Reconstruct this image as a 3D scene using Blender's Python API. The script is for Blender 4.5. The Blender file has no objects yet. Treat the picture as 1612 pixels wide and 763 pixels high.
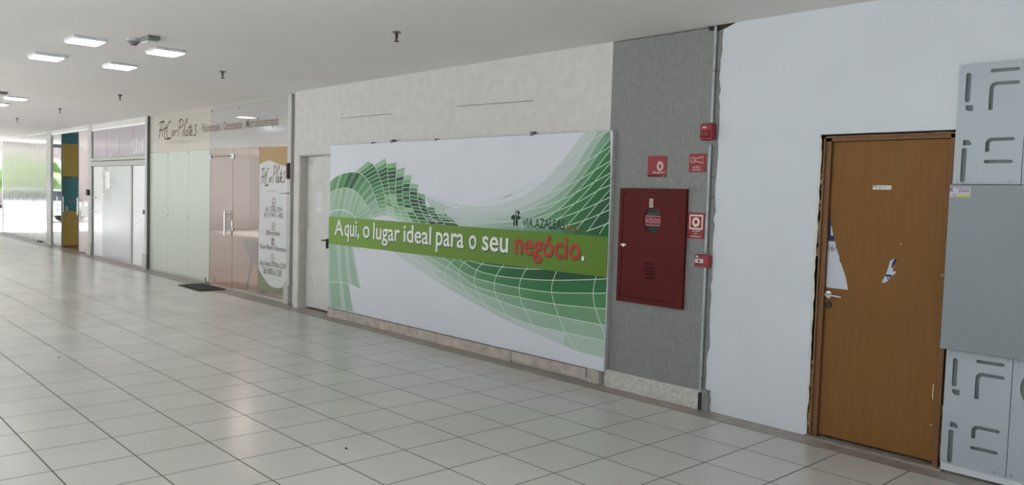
import bpy, bmesh, math, random
from mathutils import Vector, Matrix
from mathutils.geometry import tessellate_polygon
random.seed(7)
SC = bpy.context.scene
COL = SC.collection

# ------------------------------------------------------------------ camera
F_PX = 1262.0
YAW, PITCH, ROLL = -.8215, -.0560, .0302
CAM = Vector((4.14, -5.2155, 1.6326))
def cam_axes():
    cy, sy, cp, sp = math.cos(YAW), math.sin(YAW), math.cos(PITCH), math.sin(PITCH)
    f = Vector((sy*cp, cy*cp, sp)); r = Vector((cy, -sy, 0)); u = r.cross(f)
    c, s = math.cos(ROLL), math.sin(ROLL)
    return c*r + s*u, -s*r + c*u, f
AR, AU, AF = cam_axes()
cd = bpy.data.cameras.new('camera'); cam = bpy.data.objects.new('camera', cd); COL.objects.link(cam)
cd.sensor_width = 36; cd.lens = F_PX*36/1612; cd.clip_start = .05; cd.clip_end = 500
m = Matrix((AR, AU, -AF)).transposed().to_4x4(); m.translation = CAM
cam.matrix_world = m; SC.camera = cam
def W(u, v, y=.2):
    """measured photo point -> (x, z) on the wall plane at depth y"""
    d = AR*((u-806)/F_PX) + AU*((381.5-v)/F_PX) + AF
    p = CAM + d*((y-CAM.y)/d.y)
    return (p.x, p.z)

# ------------------------------------------------------------------ colour management, world, sun
SC.view_settings.view_transform = 'Standard'; SC.view_settings.look = 'None'
SC.view_settings.gamma = 1; SC.view_settings.exposure = 0.22
try: SC.view_settings.use_curve_mapping = False
except Exception: pass
w = bpy.data.worlds.new('sky'); SC.world = w; w.use_nodes = True
nt = w.node_tree; nt.nodes.clear()
wo = nt.nodes.new('ShaderNodeOutputWorld'); bg = nt.nodes.new('ShaderNodeBackground')
tc = nt.nodes.new('ShaderNodeTexCoord'); sx = nt.nodes.new('ShaderNodeSeparateXYZ'); rp = nt.nodes.new('ShaderNodeValToRGB')
nt.links.new(tc.outputs['Generated'], sx.inputs[0]); nt.links.new(sx.outputs['Z'], rp.inputs[0])
rp.color_ramp.elements[0].position = 0.0; rp.color_ramp.elements[0].color = (.95, .97, 1, 1)
rp.color_ramp.elements[1].position = .6; rp.color_ramp.elements[1].color = (.72, .84, 1, 1)
nt.links.new(rp.outputs[0], bg.inputs[0]); bg.inputs[1].default_value = 1.35
nt.links.new(bg.outputs[0], wo.inputs[0])
sd = bpy.data.lights.new('sun', 'SUN'); so = bpy.data.objects.new('sun', sd); COL.objects.link(so)
sd.energy = 27.0; sd.angle = .02; sd.color = (.97, .985, 1)
so.rotation_euler = (math.radians(46), math.radians(-16), 0); so.location = (-30, -5, 12)
def portal(loc, rot, sxx, syy):
    d = bpy.data.lights.new('daylight_portal', 'AREA'); o = bpy.data.objects.new('daylight_portal', d); COL.objects.link(o)
    d.shape = 'RECTANGLE'; d.size = sxx; d.size_y = syy; d.cycles.is_portal = True
    o.location = loc; o.rotation_euler = rot
portal((-17, -9.45, 1.9), (math.radians(-90), 0, math.radians(180)), 19, 2.2)
portal((-26.9, -1.4, 1.55), (math.radians(90), 0, math.radians(-90)), 3.2, 2.9)
portal((2.25, -9.45, 1.93), (math.radians(-90), 0, math.radians(180)), 11.5, 2.06)

# ------------------------------------------------------------------ materials
def lin(c):
    return tuple(((x/255)/12.92 if x/255 <= .04045 else ((x/255+.055)/1.055)**2.4) for x in c)
def nodes(name):
    mt = bpy.data.materials.new(name); mt.use_nodes = True
    t = mt.node_tree; b = t.nodes['Principled BSDF']
    return mt, t, b
def mat(name, rgb, rough=.6, metal=0., var=.06, scale=6., bump=0., bscale=60., stretch=(1, 1, 1), coat=0.):
    mt, t, b = nodes(name); c = lin(rgb)
    n = t.nodes.new('ShaderNodeTexNoise'); n.inputs['Scale'].default_value = scale; n.inputs['Detail'].default_value = 5
    tc = t.nodes.new('ShaderNodeTexCoord'); mp = t.nodes.new('ShaderNodeMapping'); mp.inputs['Scale'].default_value = stretch
    t.links.new(tc.outputs['Object'], mp.inputs[0]); t.links.new(mp.outputs[0], n.inputs['Vector'])
    r = t.nodes.new('ShaderNodeValToRGB')
    r.color_ramp.elements[0].position = .3; r.color_ramp.elements[1].position = .7
    r.color_ramp.elements[0].color = tuple(max(0, x*(1-var*1.6)) for x in c)+(1,)
    r.color_ramp.elements[1].color = tuple(min(1, x*(1+var)) for x in c)+(1,)
    t.links.new(n.outputs['Fac'], r.inputs[0]); t.links.new(r.outputs[0], b.inputs['Base Color'])
    b.inputs['Roughness'].default_value = rough; b.inputs['Metallic'].default_value = metal
    if coat: b.inputs['Coat Weight'].default_value = coat
    if bump:
        n2 = t.nodes.new('ShaderNodeTexNoise'); n2.inputs['Scale'].default_value = bscale; n2.inputs['Detail'].default_value = 4
        t.links.new(mp.outputs[0], n2.inputs['Vector'])
        bp = t.nodes.new('ShaderNodeBump'); bp.inputs['Strength'].default_value = bump; bp.inputs['Distance'].default_value = .01
        t.links.new(n2.outputs['Fac'], bp.inputs['Height']); t.links.new(bp.outputs[0], b.inputs['Normal'])
    return mt
def print_mat(name, rough=.45):
    mt, t, b = nodes(name); a = t.nodes.new('ShaderNodeVertexColor'); a.layer_name = 'Col'
    n = t.nodes.new('ShaderNodeTexNoise'); n.inputs['Scale'].default_value = 3; n.inputs['Detail'].default_value = 6
    tc = t.nodes.new('ShaderNodeTexCoord'); t.links.new(tc.outputs['Object'], n.inputs['Vector'])
    mx = t.nodes.new('ShaderNodeMix'); mx.data_type = 'RGBA'; mx.blend_type = 'MULTIPLY'; mx.inputs['Factor'].default_value = .12
    t.links.new(a.outputs[0], mx.inputs['A']); t.links.new(n.outputs['Color'], mx.inputs['B'])
    t.links.new(mx.outputs['Result'], b.inputs['Base Color']); b.inputs['Roughness'].default_value = rough; b.inputs['Specular IOR Level'].default_value = .25
    return mt
def film(name, rgb, opacity, tint=(255, 255, 255), rough=.04, refl=.06, bump=0., grad=None):
    """adhesive film / glass: part see-through, part diffuse, glossy face"""
    mt, t, b = nodes(name); t.nodes.remove(b); out = t.nodes['Material Output']
    tr = t.nodes.new('ShaderNodeBsdfTransparent'); tr.inputs[0].default_value = lin(tint)+(1,)
    df = t.nodes.new('ShaderNodeBsdfDiffuse'); df.inputs[0].default_value = lin(rgb)+(1,)
    gl = t.nodes.new('ShaderNodeBsdfGlossy'); gl.inputs['Roughness'].default_value = rough; gl.inputs[0].default_value = (1, 1, 1, 1)
    m1 = t.nodes.new('ShaderNodeMixShader')
    ge = t.nodes.new('ShaderNodeNewGeometry'); iv = t.nodes.new('ShaderNodeMath'); iv.operation = 'SUBTRACT'; iv.inputs[0].default_value = 1
    t.links.new(ge.outputs['Backfacing'], iv.inputs[1])      # only the outer face of the sheet reflects
    op = t.nodes.new('ShaderNodeMath'); op.operation = 'MULTIPLY'; op.inputs[1].default_value = opacity; t.links.new(iv.outputs[0], op.inputs[0]); t.links.new(op.outputs[0], m1.inputs[0])
    t.links.new(tr.outputs[0], m1.inputs[1]); t.links.new(df.outputs[0], m1.inputs[2])
    fr = t.nodes.new('ShaderNodeFresnel'); fr.inputs[0].default_value = 1.45
    ad = t.nodes.new('ShaderNodeMath'); ad.operation = 'ADD'; ad.inputs[1].default_value = refl-.04; ad.use_clamp = True
    t.links.new(fr.outputs[0], ad.inputs[0])
    m2 = t.nodes.new('ShaderNodeMixShader'); mu = t.nodes.new('ShaderNodeMath'); mu.operation = 'MULTIPLY'; t.links.new(ad.outputs[0], mu.inputs[0]); t.links.new(iv.outputs[0], mu.inputs[1]); t.links.new(mu.outputs[0], m2.inputs[0])
    t.links.new(m1.outputs[0], m2.inputs[1]); t.links.new(gl.outputs[0], m2.inputs[2])
    t.links.new(m2.outputs[0], out.inputs[0])
    if bump:
        tc = t.nodes.new('ShaderNodeTexCoord'); mp = t.nodes.new('ShaderNodeMapping'); mp.inputs['Scale'].default_value = (3, 3, .35)
        t.links.new(tc.outputs['Object'], mp.inputs[0])
        n2 = t.nodes.new('ShaderNodeTexNoise'); n2.inputs['Scale'].default_value = 2.2; n2.inputs['Detail'].default_value = 5
        t.links.new(mp.outputs[0], n2.inputs['Vector'])
        bp = t.nodes.new('ShaderNodeBump'); bp.inputs['Strength'].default_value = bump; bp.inputs['Distance'].default_value = .05
        t.links.new(n2.outputs['Fac'], bp.inputs['Height']); t.links.new(bp.outputs[0], gl.inputs['Normal'])
    return mt
def emit(name, rgb, s):
    mt, t, b = nodes(name); b.inputs['Base Color'].default_value = (.8, .8, .8, 1)
    b.inputs['Emission Color'].default_value = lin(rgb)+(1,); b.inputs['Emission Strength'].default_value = s
    return mt
def floor_mat():
    mt, t, b = nodes('ceramic_floor_tiles')
    tc = t.nodes.new('ShaderNodeTexCoord'); br = t.nodes.new('ShaderNodeTexBrick')
    br.offset = 0; br.squash = 1; br.inputs['Scale'].default_value = 1
    br.inputs['Brick Width'].default_value = .45; br.inputs['Row Height'].default_value = .45
    br.inputs['Mortar Size'].default_value = .0045; br.inputs['Mortar Smooth'].default_value = .3
    br.inputs['Color1'].default_value = lin(FLOOR_RGB)+(1,); br.inputs['Color2'].default_value = lin(tuple(x*.985 for x in FLOOR_RGB))+(1,)
    br.inputs['Mortar'].default_value = lin((60, 54, 47))+(1,)
    t.links.new(tc.outputs['Object'], br.inputs['Vector'])
    n = t.nodes.new('ShaderNodeTexNoise'); n.inputs['Scale'].default_value = 1.3; n.inputs['Detail'].default_value = 7
    t.links.new(tc.outputs['Object'], n.inputs['Vector'])
    mx = t.nodes.new('ShaderNodeMix'); mx.data_type = 'RGBA'; mx.blend_type = 'MULTIPLY'; mx.inputs['Factor'].default_value = .16
    t.links.new(br.outputs['Color'], mx.inputs['A']); t.links.new(n.outputs['Fac'], mx.inputs['B'])
    t.links.new(mx.outputs['Result'], b.inputs['Base Color'])
    rr = t.nodes.new('ShaderNodeMapRange'); rr.inputs['To Min'].default_value = .16; rr.inputs['To Max'].default_value = .30
    t.links.new(n.outputs['Fac'], rr.inputs['Value'])
    mr = t.nodes.new('ShaderNodeMix'); mr.data_type = 'FLOAT'; mr.inputs['B'].default_value = .7
    t.links.new(br.outputs['Fac'], mr.inputs['Factor']); t.links.new(rr.outputs[0], mr.inputs['A']); t.links.new(mr.outputs['Result'], b.inputs['Roughness'])
    bp = t.nodes.new('ShaderNodeBump'); bp.inputs['Strength'].default_value = .5; bp.inputs['Distance'].default_value = .002; bp.invert = True
    t.links.new(br.outputs['Fac'], bp.inputs['Height'])
    n3 = t.nodes.new('ShaderNodeTexNoise'); n3.inputs['Scale'].default_value = 5; n3.inputs['Detail'].default_value = 2
    t.links.new(tc.outputs['Object'], n3.inputs['Vector'])
    b2 = t.nodes.new('ShaderNodeBump'); b2.inputs['Strength'].default_value = .08; b2.inputs['Distance'].default_value = .01
    t.links.new(n3.outputs['Fac'], b2.inputs['Height']); t.links.new(bp.outputs[0], b2.inputs['Normal']); t.links.new(b2.outputs[0], b.inputs['Normal'])
    return mt
FLOOR_RGB = (204, 203, 197)
M_floor = floor_mat()
M_ceil = mat('ceiling_plaster', (230, 226, 224), .9, var=.02, scale=.6)
M_white = mat('white_wall_paint', (206, 212, 217), .75, var=.02, scale=2, bump=.15, bscale=25)
M_plaster = mat('rough_white_plaster', (208, 206, 203), .85, var=.04, scale=9, bump=.5, bscale=60)
M_stone_strip = mat('brown_stone_strip', (150, 142, 132), .35, var=.12, scale=14)
M_granite = mat('grey_granite', (128, 130, 128), .6, var=.09, scale=70, bump=.3, bscale=70, stretch=(1, 1, .35))
M_granite_base = mat('pale_granite', (192, 190, 184), .5, var=.14, scale=45)
M_stone_base = mat('worn_beige_stone', (186, 177, 166), .6, var=.16, scale=9, bump=.4, bscale=30)
M_print = print_mat('printed_vinyl'); M_print_gl = print_mat('glossy_print', .35)
M_board = mat('board_white', (212, 215, 224), .5, var=.02, scale=1.5)
M_edge = mat('board_edge', (185, 185, 185), .5)
M_red = mat('red_painted_steel', (88, 20, 20), .6, var=.06, scale=5)
M_redp = mat('red_plastic', (140, 26, 38), .45, var=.04)
M_chrome = mat('brushed_chrome', (200, 200, 200), .22, 1.0, var=.02)
M_steel = mat('satin_steel', (150, 150, 150), .4, .8, var=.03)
M_galv = mat('galvanised_conduit', (165, 172, 174), .45, .4, var=.08, scale=20)
M_dark = mat('black_metal', (28, 28, 28), .5, var=.05)
M_rubber = mat('black_rubber_mat', (40, 40, 42), .85, var=.2, scale=90, bump=.6, bscale=200)
M_wood = mat('wood_veneer', (126, 88, 44), .6, var=.05, scale=9, stretch=(6, 6, .35))
M_jamb = mat('wood_jamb', (122, 88, 58), .5, var=.1, scale=9, stretch=(6, 6, .4))
M_foam = mat('dried_foam', (172, 150, 100), .9, var=.25, scale=25, bump=.8, bscale=40)
M_hole = mat('rough_masonry_gap', (60, 54, 46), .95, var=.4, scale=18, bump=.8, bscale=30)
M_doorw = mat('old_white_door_paint', (205, 204, 200), .55, var=.05, scale=4)
M_jambw = mat('dull_grey_paint', (196, 193, 185), .7, var=.08, scale=6)
M_panel = mat('white_enamel_sheet', (168, 179, 185), .35, var=.02, scale=2)
M_back = mat('grey_back_sheet', (128, 140, 138), .6, var=.08)
M_grey = mat('grey_enamel_cover', (130, 140, 143), .4, var=.02, scale=2)
M_alu = mat('anodised_aluminium', (178, 178, 176), .4, .3, var=.05, scale=8)
M_post = mat('grey_painted_post', (190, 190, 188), .5, .0, var=.14, scale=7, stretch=(3, 3, .5))
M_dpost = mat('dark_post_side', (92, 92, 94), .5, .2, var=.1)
for m_ in (M_red, M_wood, M_jamb): m_.node_tree.nodes['Principled BSDF'].inputs['Specular IOR Level'].default_value = .22
M_lamp = emit('lamp_glow', (232, 242, 255), 14)
M_lampframe = mat('lamp_white_frame', (225, 228, 230), .5, var=.01)
M_plast = mat('grey_white_plastic', (190, 190, 188), .5, var=.03)
M_gplast = mat('grey_plastic', (120, 120, 120), .5, var=.03)
M_yellow = mat('yellow_laminate', (186, 152, 66), .4, var=.03)
M_teal = mat('teal_wall_paint', (98, 158, 166), .8, var=.03)
M_brownfl = mat('brown_wood_floor', (150, 112, 92), .5, var=.12, scale=6)
M_pinkwall = mat('pinkish_wall', (204, 190, 183), .8, var=.03)
M_fabric = mat('grey_woven_plastic', (118, 122, 134), .6, var=.12, scale=40)
M_concrete = mat('pale_concrete', (196, 194, 188), .85, var=.06, scale=.6)
M_leaf = mat('leaf_green', (112, 138, 84), .7, var=.4, scale=2.5)
M_bark = mat('bark', (96, 78, 60), .9, var=.2)
M_blind = mat('white_blind_slat', (238, 238, 240), .5, var=.02)
M_inside = mat('dim_shop_wall', (196, 194, 192), .8, var=.03)
M_car = mat('white_car_paint', (236, 238, 240), .25, var=.01, coat=.5)
M_silver = mat('silver_car_paint', (176, 182, 188), .25, .3, var=.01, coat=.5)
M_carglass = mat('dark_car_glass', (40, 48, 54), .1, var=.02)
G_clear = film('clear_glass', (220, 235, 230), .03, (236, 246, 242), .01, .07)
G_mirror = film('wavy_mirror_film', (205, 200, 200), .62, (90, 90, 90), .10, .40, bump=.35)
G_green = film('green_frosted_film', (204, 210, 198), .88, (215, 230, 215), .06, .05)
G_beige = film('beige_frosted_film', (192, 187, 178), .90, (230, 225, 215), .12, .06)
G_greyf = film('grey_frosted_film', (180, 179, 177), .90, (230, 228, 225), .12, .06)
G_pink = film('pink_tinted_film', (198, 184, 177), .40, (238, 230, 226), .03, .05)
G_purple = film('mauve_transom_film', (188, 180, 188), .85, (200, 195, 200), .1, .06)
G_whitef = film('white_frosted_film', (244, 244, 246), .94, (235, 235, 240), .2, .12)
G_blindgl = film('glass_over_blinds', (252, 252, 253), .5, (244, 246, 248), .25, .16)
G_rose = film('rose_white_film', (226, 210, 208), .90, (235, 225, 222), .06, .06)

# ------------------------------------------------------------------ mesh helpers
ORG = {}
class M:
    def __init__(s): s.v = []; s.f = []; s.c = []; s.s = []
    def add(s, vs, fs, c=None, smooth=False):
        n = len(s.v); s.v += [tuple(x) for x in vs]
        for f in fs: s.f.append([i+n for i in f]); s.c.append(c); s.s.append(smooth)
        return s
    def box(s, x0, x1, y0, y1, z0, z1, c=None):
        v = [(x, y, z) for x in (x0, x1) for y in (y0, y1) for z in (z0, z1)]
        return s.add(v, [(0, 1, 3, 2), (4, 6, 7, 5), (0, 4, 5, 1), (2, 3, 7, 6), (0, 2, 6, 4), (1, 5, 7, 3)], c)
    def bevbox(s, x0, x1, y0, y1, z0, z1, b=.004, seg=2, c=None):
        bm = bmesh.new(); bmesh.ops.create_cube(bm, size=1)
        for v in bm.verts: v.co = Vector(((x0+x1)/2+v.co.x*(x1-x0), (y0+y1)/2+v.co.y*(y1-y0), (z0+z1)/2+v.co.z*(z1-z0)))
        bmesh.ops.bevel(bm, geom=bm.edges[:], offset=b, segments=seg, affect='EDGES', profile=.5)
        s._bm(bm, c); return s
    def _bm(s, bm, c=None, smooth=False):
        bm.verts.index_update(); s.add([v.co[:] for v in bm.verts], [[v.index for v in f.verts] for f in bm.faces], c, smooth); bm.free()
    def cyl(s, p, q, r, r2=None, n=20, c=None):
        p, q = Vector(p), Vector(q); r2 = r if r2 is None else r2
        d = (q-p).normalized(); a = d.orthogonal().normalized(); b = d.cross(a)
        vs = []
        for (o, rr) in ((p, r), (q, r2)):
            for i in range(n):
                t = 2*math.pi*i/n; vs.append(o+a*(rr*math.cos(t))+b*(rr*math.sin(t)))
        s.add(vs, [(i, (i+1) % n, n+(i+1) % n, n+i) for i in range(n)], c, True)
        s.add(vs[:n], [list(range(n))[::-1]], c); s.add(vs[n:], [list(range(n))], c)
        return s
    def tube(s, pts, r, n=10, c=None):
        for a, b in zip(pts, pts[1:]): s.cyl(a, b, r, n=n, c=c)
        for a in pts[1:-1]: s.ball(a, r, c=c, n=8)
        return s
    def ball(s, p, r, sc=(1, 1, 1), c=None, n=14):
        bm = bmesh.new(); bmesh.ops.create_uvsphere(bm, u_segments=n, v_segments=max(6, n//2), radius=r)
        for v in bm.verts: v.co = Vector((p[0]+v.co.x*sc[0], p[1]+v.co.y*sc[1], p[2]+v.co.z*sc[2]))
        s._bm(bm, c, True); return s
    def plate(s, outer, y0, y1, holes=(), c=None):
        """outer / holes: (x, z) outlines; solid between y0 (front) and y1"""
        loops = [[(x, 0, z) for x, z in lp] for lp in [outer]+list(holes)]
        flat = [p for lp in loops for p in lp]
        tris = tessellate_polygon([[Vector(p) for p in lp] for lp in loops])
        s.add([(p[0], y0, p[2]) for p in flat], [t for t in tris], c)
        s.add([(p[0], y1, p[2]) for p in flat], [tuple(reversed(t)) for t in tris], c)
        for lp in loops:
            n = len(lp); vs = [(p[0], y0, p[2]) for p in lp]+[(p[0], y1, p[2]) for p in lp]
            s.add(vs, [(i, (i+1) % n, n+(i+1) % n, n+i) for i in range(n)], c)
        return s
    def poly(s, pts, y, c=None):
        tris = tessellate_polygon([[Vector((x, 0, z)) for x, z in pts]])
        return s.add([(x, y, z) for x, z in pts], list(tris), c)
    def ribbon(s, pts, wd, y, c=None):
        L, R = [], []
        for i, p in enumerate(pts):
            a = pts[max(0, i-1)]; b = pts[min(len(pts)-1, i+1)]
            dx, dz = b[0]-a[0], b[1]-a[1]; l = math.hypot(dx, dz) or 1
            nx, nz = -dz/l*wd/2, dx/l*wd/2
            L.append((p[0]+nx, y, p[1]+nz)); R.append((p[0]-nx, y, p[1]-nz))
        n = len(pts)
        return s.add(L+R, [(i, i+1, n+i+1, n+i) for i in range(n-1)], c)
    def ell(s, x, z, rx, rz, y, c=None, n=28):
        return s.poly([(x+rx*math.cos(2*math.pi*i/n), z+rz*math.sin(2*math.pi*i/n)) for i in range(n)], y, c)
    def ring(s, x, z, rx, rz, wd, y, c=None, n=28):
        return s.ribbon([(x+rx*math.cos(2*math.pi*i/n), z+rz*math.sin(2*math.pi*i/n)) for i in range(n+1)], wd, y, c)
    def text(s, body, x0, x1, z0, z1, y, c=None, shear=0., bold=0., keep=False):
        """writing on a plane y: its outline box is fitted to x0..x1, z0..z1"""
        cu = bpy.data.curves.new('t', 'FONT'); cu.body = body; cu.shear = shear; cu.offset = bold; cu.resolution_u = 3
        o = bpy.data.objects.new('t', cu); COL.objects.link(o)
        dg = bpy.context.evaluated_depsgraph_get(); me = bpy.data.meshes.new_from_object(o.evaluated_get(dg))
        xs = [v.co.x for v in me.vertices]; ys = [v.co.y for v in me.vertices]
        a, b, e, f = min(xs), max(xs), min(ys), max(ys)
        vs = [(x0+(v.co.x-a)/(b-a)*(x1-x0), y, z0+(v.co.y-e)/(f-e)*(z1-z0)) for v in me.vertices]
        s.add(vs, [list(p.vertices) for p in me.polygons], c)
        bpy.data.objects.remove(o); bpy.data.curves.remove(cu); bpy.data.meshes.remove(me)
        return s
def obj(name, mb, material, parent=None, origin=None, label=None):
    if parent is not None: org = ORG[parent.name]
    elif origin is not None: org = Vector(origin)
    else:
        xs, ys, zs = zip(*mb.v); org = Vector(((min(xs)+max(xs))/2, (min(ys)+max(ys))/2, min(zs)))
    me = bpy.data.meshes.new(name)
    me.from_pydata([(x-org.x, y-org.y, z-org.z) for x, y, z in mb.v], [], mb.f)
    bm = bmesh.new(); bm.from_mesh(me)
    if not any(mb.c): bmesh.ops.recalc_face_normals(bm, faces=bm.faces)
    bm.to_mesh(me); bm.free()
    for p, sm in zip(me.polygons, mb.s): p.use_smooth = sm
    if any(mb.c):
        ca = me.color_attributes.new('Col', 'FLOAT_COLOR', 'CORNER')
        for p, c in zip(me.polygons, mb.c):
            if c is None: c = (200, 200, 200)
            l = lin(c[:3])+(1,)
            for k in p.loop_indices: ca.data[k].color = l
    me.materials.append(material)
    o = bpy.data.objects.new(name, me); COL.objects.link(o); ORG[o.name] = org
    if parent is not None: o.parent = parent
    else: o.location = org
    if label: o['label'] = label
    return o
def thing(name, loc, label, cat, group=None, kind=None):
    o = bpy.data.objects.new(name, None); COL.objects.link(o); o.location = loc; o.empty_display_size = .1
    ORG[o.name] = Vector(loc); tag(o, label, cat, group, kind); return o
def tag(o, label=None, cat=None, group=None, kind=None):
    if label: o['label'] = label
    if cat: o['category'] = cat
    if group: o['group'] = group
    if kind: o['kind'] = kind
    return o
def struct(name, mb, material, label, cat):
    return tag(obj(name, mb, material), label, cat, None, 'structure')
def copy_tree(o, loc=None, label=None, parent=None):
    c = o.copy(); COL.objects.link(c)
    if parent is not None: c.parent = parent
    if loc is not None: c.location = loc
    if label: c['label'] = label
    for ch in list(o.children): copy_tree(ch, parent=c)
    return c
def sm(pts, n=8):
    """Catmull-Rom through points"""
    out = []
    P_ = [pts[0]]+list(pts)+[pts[-1]]
    for i in range(1, len(P_)-2):
        a, b, c, d = P_[i-1], P_[i], P_[i+1], P_[i+2]
        for k in range(n):
            t = k/n
            out.append(tuple(.5*((2*b[j])+(-a[j]+c[j])*t+(2*a[j]-5*b[j]+4*c[j]-d[j])*t*t+(-a[j]+3*b[j]-3*c[j]+d[j])*t**3) for j in (0, 1)))
    out.append(tuple(pts[-1])); return out
def at_t(path, t):
    """point at fraction t of a polyline's length"""
    L = [0]
    for a, b in zip(path, path[1:]): L.append(L[-1]+math.hypot(b[0]-a[0], b[1]-a[1]))
    d = max(0, min(1, t))*L[-1]
    for i in range(len(path)-1):
        if d <= L[i+1] or i == len(path)-2:
            k = (d-L[i])/((L[i+1]-L[i]) or 1); return tuple(path[i][j]+(path[i+1][j]-path[i][j])*k for j in (0, 1))

# ------------------------------------------------------------------ the setting
H = 3.01
Y0 = .20; YG = .30
struct('floor', M().add([(-27, -9.5, 0), (8, -9.5, 0), (8, 0, 0), (-27, 0, 0)], [(0, 1, 2, 3)]).box(-27, 8, -9.5, 0, -.12, -.002), M_floor,
       'pale square ceramic tile floor with dark joints', 'floor')
bpy.data.objects['floor'].data.transform(Matrix.Translation(bpy.data.objects['floor'].location)); bpy.data.objects['floor'].location = (0, 0, 0)
t1 = M()
xs = [-27, -24.2, -21.4, -18.6, -15.8, -13, -10.2, -7.4, -5.3, -3.9, -2.3, -.7, .9, 2.02, 3.6, 5.2, 8]
for a, b in zip(xs, xs[1:]): t1.box(a+.002, b-.002, 0.002, .36, -.12, .0008)
struct('trim_1', t1, M_stone_strip, 'brown polished stone strip along the foot of the wall', 'floor border')
struct('ceiling', M().box(-27.2, 8.2, -9.7, 4.6, H, H+.25), M_ceil, 'flat white plaster ceiling', 'ceiling')
# plaster wall over the billboard, with the white door's opening
DX0, DX1, DZ = -6.03, -5.218, 2.13
wm = M().box(-6.175, DX0, Y0, Y0+.22, 0, H).box(-6.40, -6.175, .30, Y0+.22, 0, H).box(DX0, DX1, Y0, Y0+.18, DZ, H).box(DX1, -.462, Y0, Y0+.18, 0, H)
wm_o = struct('wall_plaster', wm, M_plaster, 'rough white plaster wall above and around the billboard', 'wall')
struct('trim_2', M().box(-6.15, -5.14, Y0-.010, Y0-.001, DZ, DZ+.085).box(-6.15, -6.035, Y0-.010, Y0-.001, 0, DZ), M_plaster, 'white plaster band around the old door opening', 'door trim')
seam = M()
def line3(a, b, y, wd=.008):
    return seam.add([(a[0], y, a[1]-wd), (b[0], y, b[1]-wd), (b[0], y, b[1]), (a[0], y, a[1])], [(0, 1, 2, 3)])
line3((-4.99, 2.585), (-3.83, 2.578), Y0-.002); line3((-2.62, 2.59), (-1.44, 2.572), Y0-.002)
obj('surface_crack', seam, M_gplast, wm_o)
struct('wall_granite', M().box(-.46, .60, Y0-.005, Y0+.18, 0, H-.012), M_granite, 'grey granite clad pier with the red hose cabinet', 'pier')
struct('baseboard_granite', M().box(-.40, .10, Y0-.03, Y0-.006, 0, .15).box(.103, .575, Y0-.03, Y0-.006, 0, .15), M_granite_base, 'pale speckled granite baseboard under the grey pier', 'baseboard')
struct('trim_3', M().plate([(.585, 0), (.665, 0), (.66, .05), (.668, .09), (.655, .13), (.66, .165), (.585, .17)], Y0-.022, Y0-.001), M_granite, 'broken grey stone end piece beside the conduit foot', 'baseboard')
# ragged mortar line between granite and white paint
rg = M(); L = []; R = []
z = 0.17; random.seed(3)
while z < H-.02:
    L.append((.598, z)); R.append((.612+random.random()*.026*(1 if z > .4 else .4), z)); z += .045+random.random()*.05
rg.plate(L+R[::-1], Y0-.006, Y0-.0005)
struct('trim_4', rg, M_granite, 'ragged grey mortar edge between the pier and the white paint', 'wall edge')
chip = M().plate([(.50, H-.012), (.52, H-.035), (.60, H-.045), (.66, H-.03), (.74, H-.001), (.5, H-.001)], Y0-.008, Y0-.001)
struct('trim_5', chip, M_hole, 'dark broken plaster chip at the ceiling above the conduit', 'wall edge')
OX0, OX1, OZ = 1.462, 2.36, 2.137
ww = M().box(.60, OX0, Y0, Y0+.18, 0, H).box(OX0, OX1, Y0, Y0+.18, OZ, H).box(OX1, 8, Y0, Y0+.18, 0, H)
struct('wall_white', ww, M_white, 'smooth white painted wall around the wooden door', 'wall')
# long baseboard under the billboard
bb = M(); xs = [-5.19, -3.98, -2.83, -1.62, -.62]
for i, (a, b) in enumerate(zip(xs, xs[1:])):
    bb.bevbox(a+.003, b-.003, Y0-.03, Y0-.001, .0 if i < 3 else .022, .115, .006, 2)
bb.box(-.615, -.47, Y0-.02, Y0-.001, 0, .12)
struct('baseboard_stone', bb, M_stone_base, 'worn beige stone baseboard under the billboard', 'baseboard')
# shop row: lintels, posts (structure)
struct('wall_lintel', M().box(-16.35, -12.4, YG-.02, YG+.12, 2.90, H).box(-19.66, -16.35, YG-.03, YG+.12, 2.955, H).box(-26.2, -20.1, YG-.01, YG+.12, 2.975, H), M_plaster,
       'white plaster head strip above the far shop fronts', 'lintel')
# unseen back of the arcade: opposite side, end walls, columns
oc = M()
for x in (-26.8, -20, -13.2, -6.4): oc.box(x-.25, x+.25, -9.6, -9.2, 0, H)
oc.box(-27, -7.5, -9.6, -9.45, 0, .0101)
struct('wall_columns', oc, M_white, 'white columns along the open side of the arcade', 'columns')
struct('wall_opposite', M().box(-7.4, -3.5, -9.7, -9.5, 0, H).box(-3.5, 8, -9.7, -9.5, 0, .9).box(-3.5, 8, -9.7, -9.5, 2.97, H), M_white, 'unseen white wall behind the camera, its window band sized to light the near end', 'wall')  # unseen window band, sized for the daylight it lets in
struct('wall_reflection_block', M().box(-27.2, -27, -9.7, -3.9, 0, H), M_white, 'unseen white wall added at the far end to dim reflections in the shop glass', 'wall')  # added to keep the bright outside out of the glass reflections
struct('wall_end', M().box(8, 8.2, -9.7, .4, 0, H), M_white, 'white end wall', 'wall')
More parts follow.
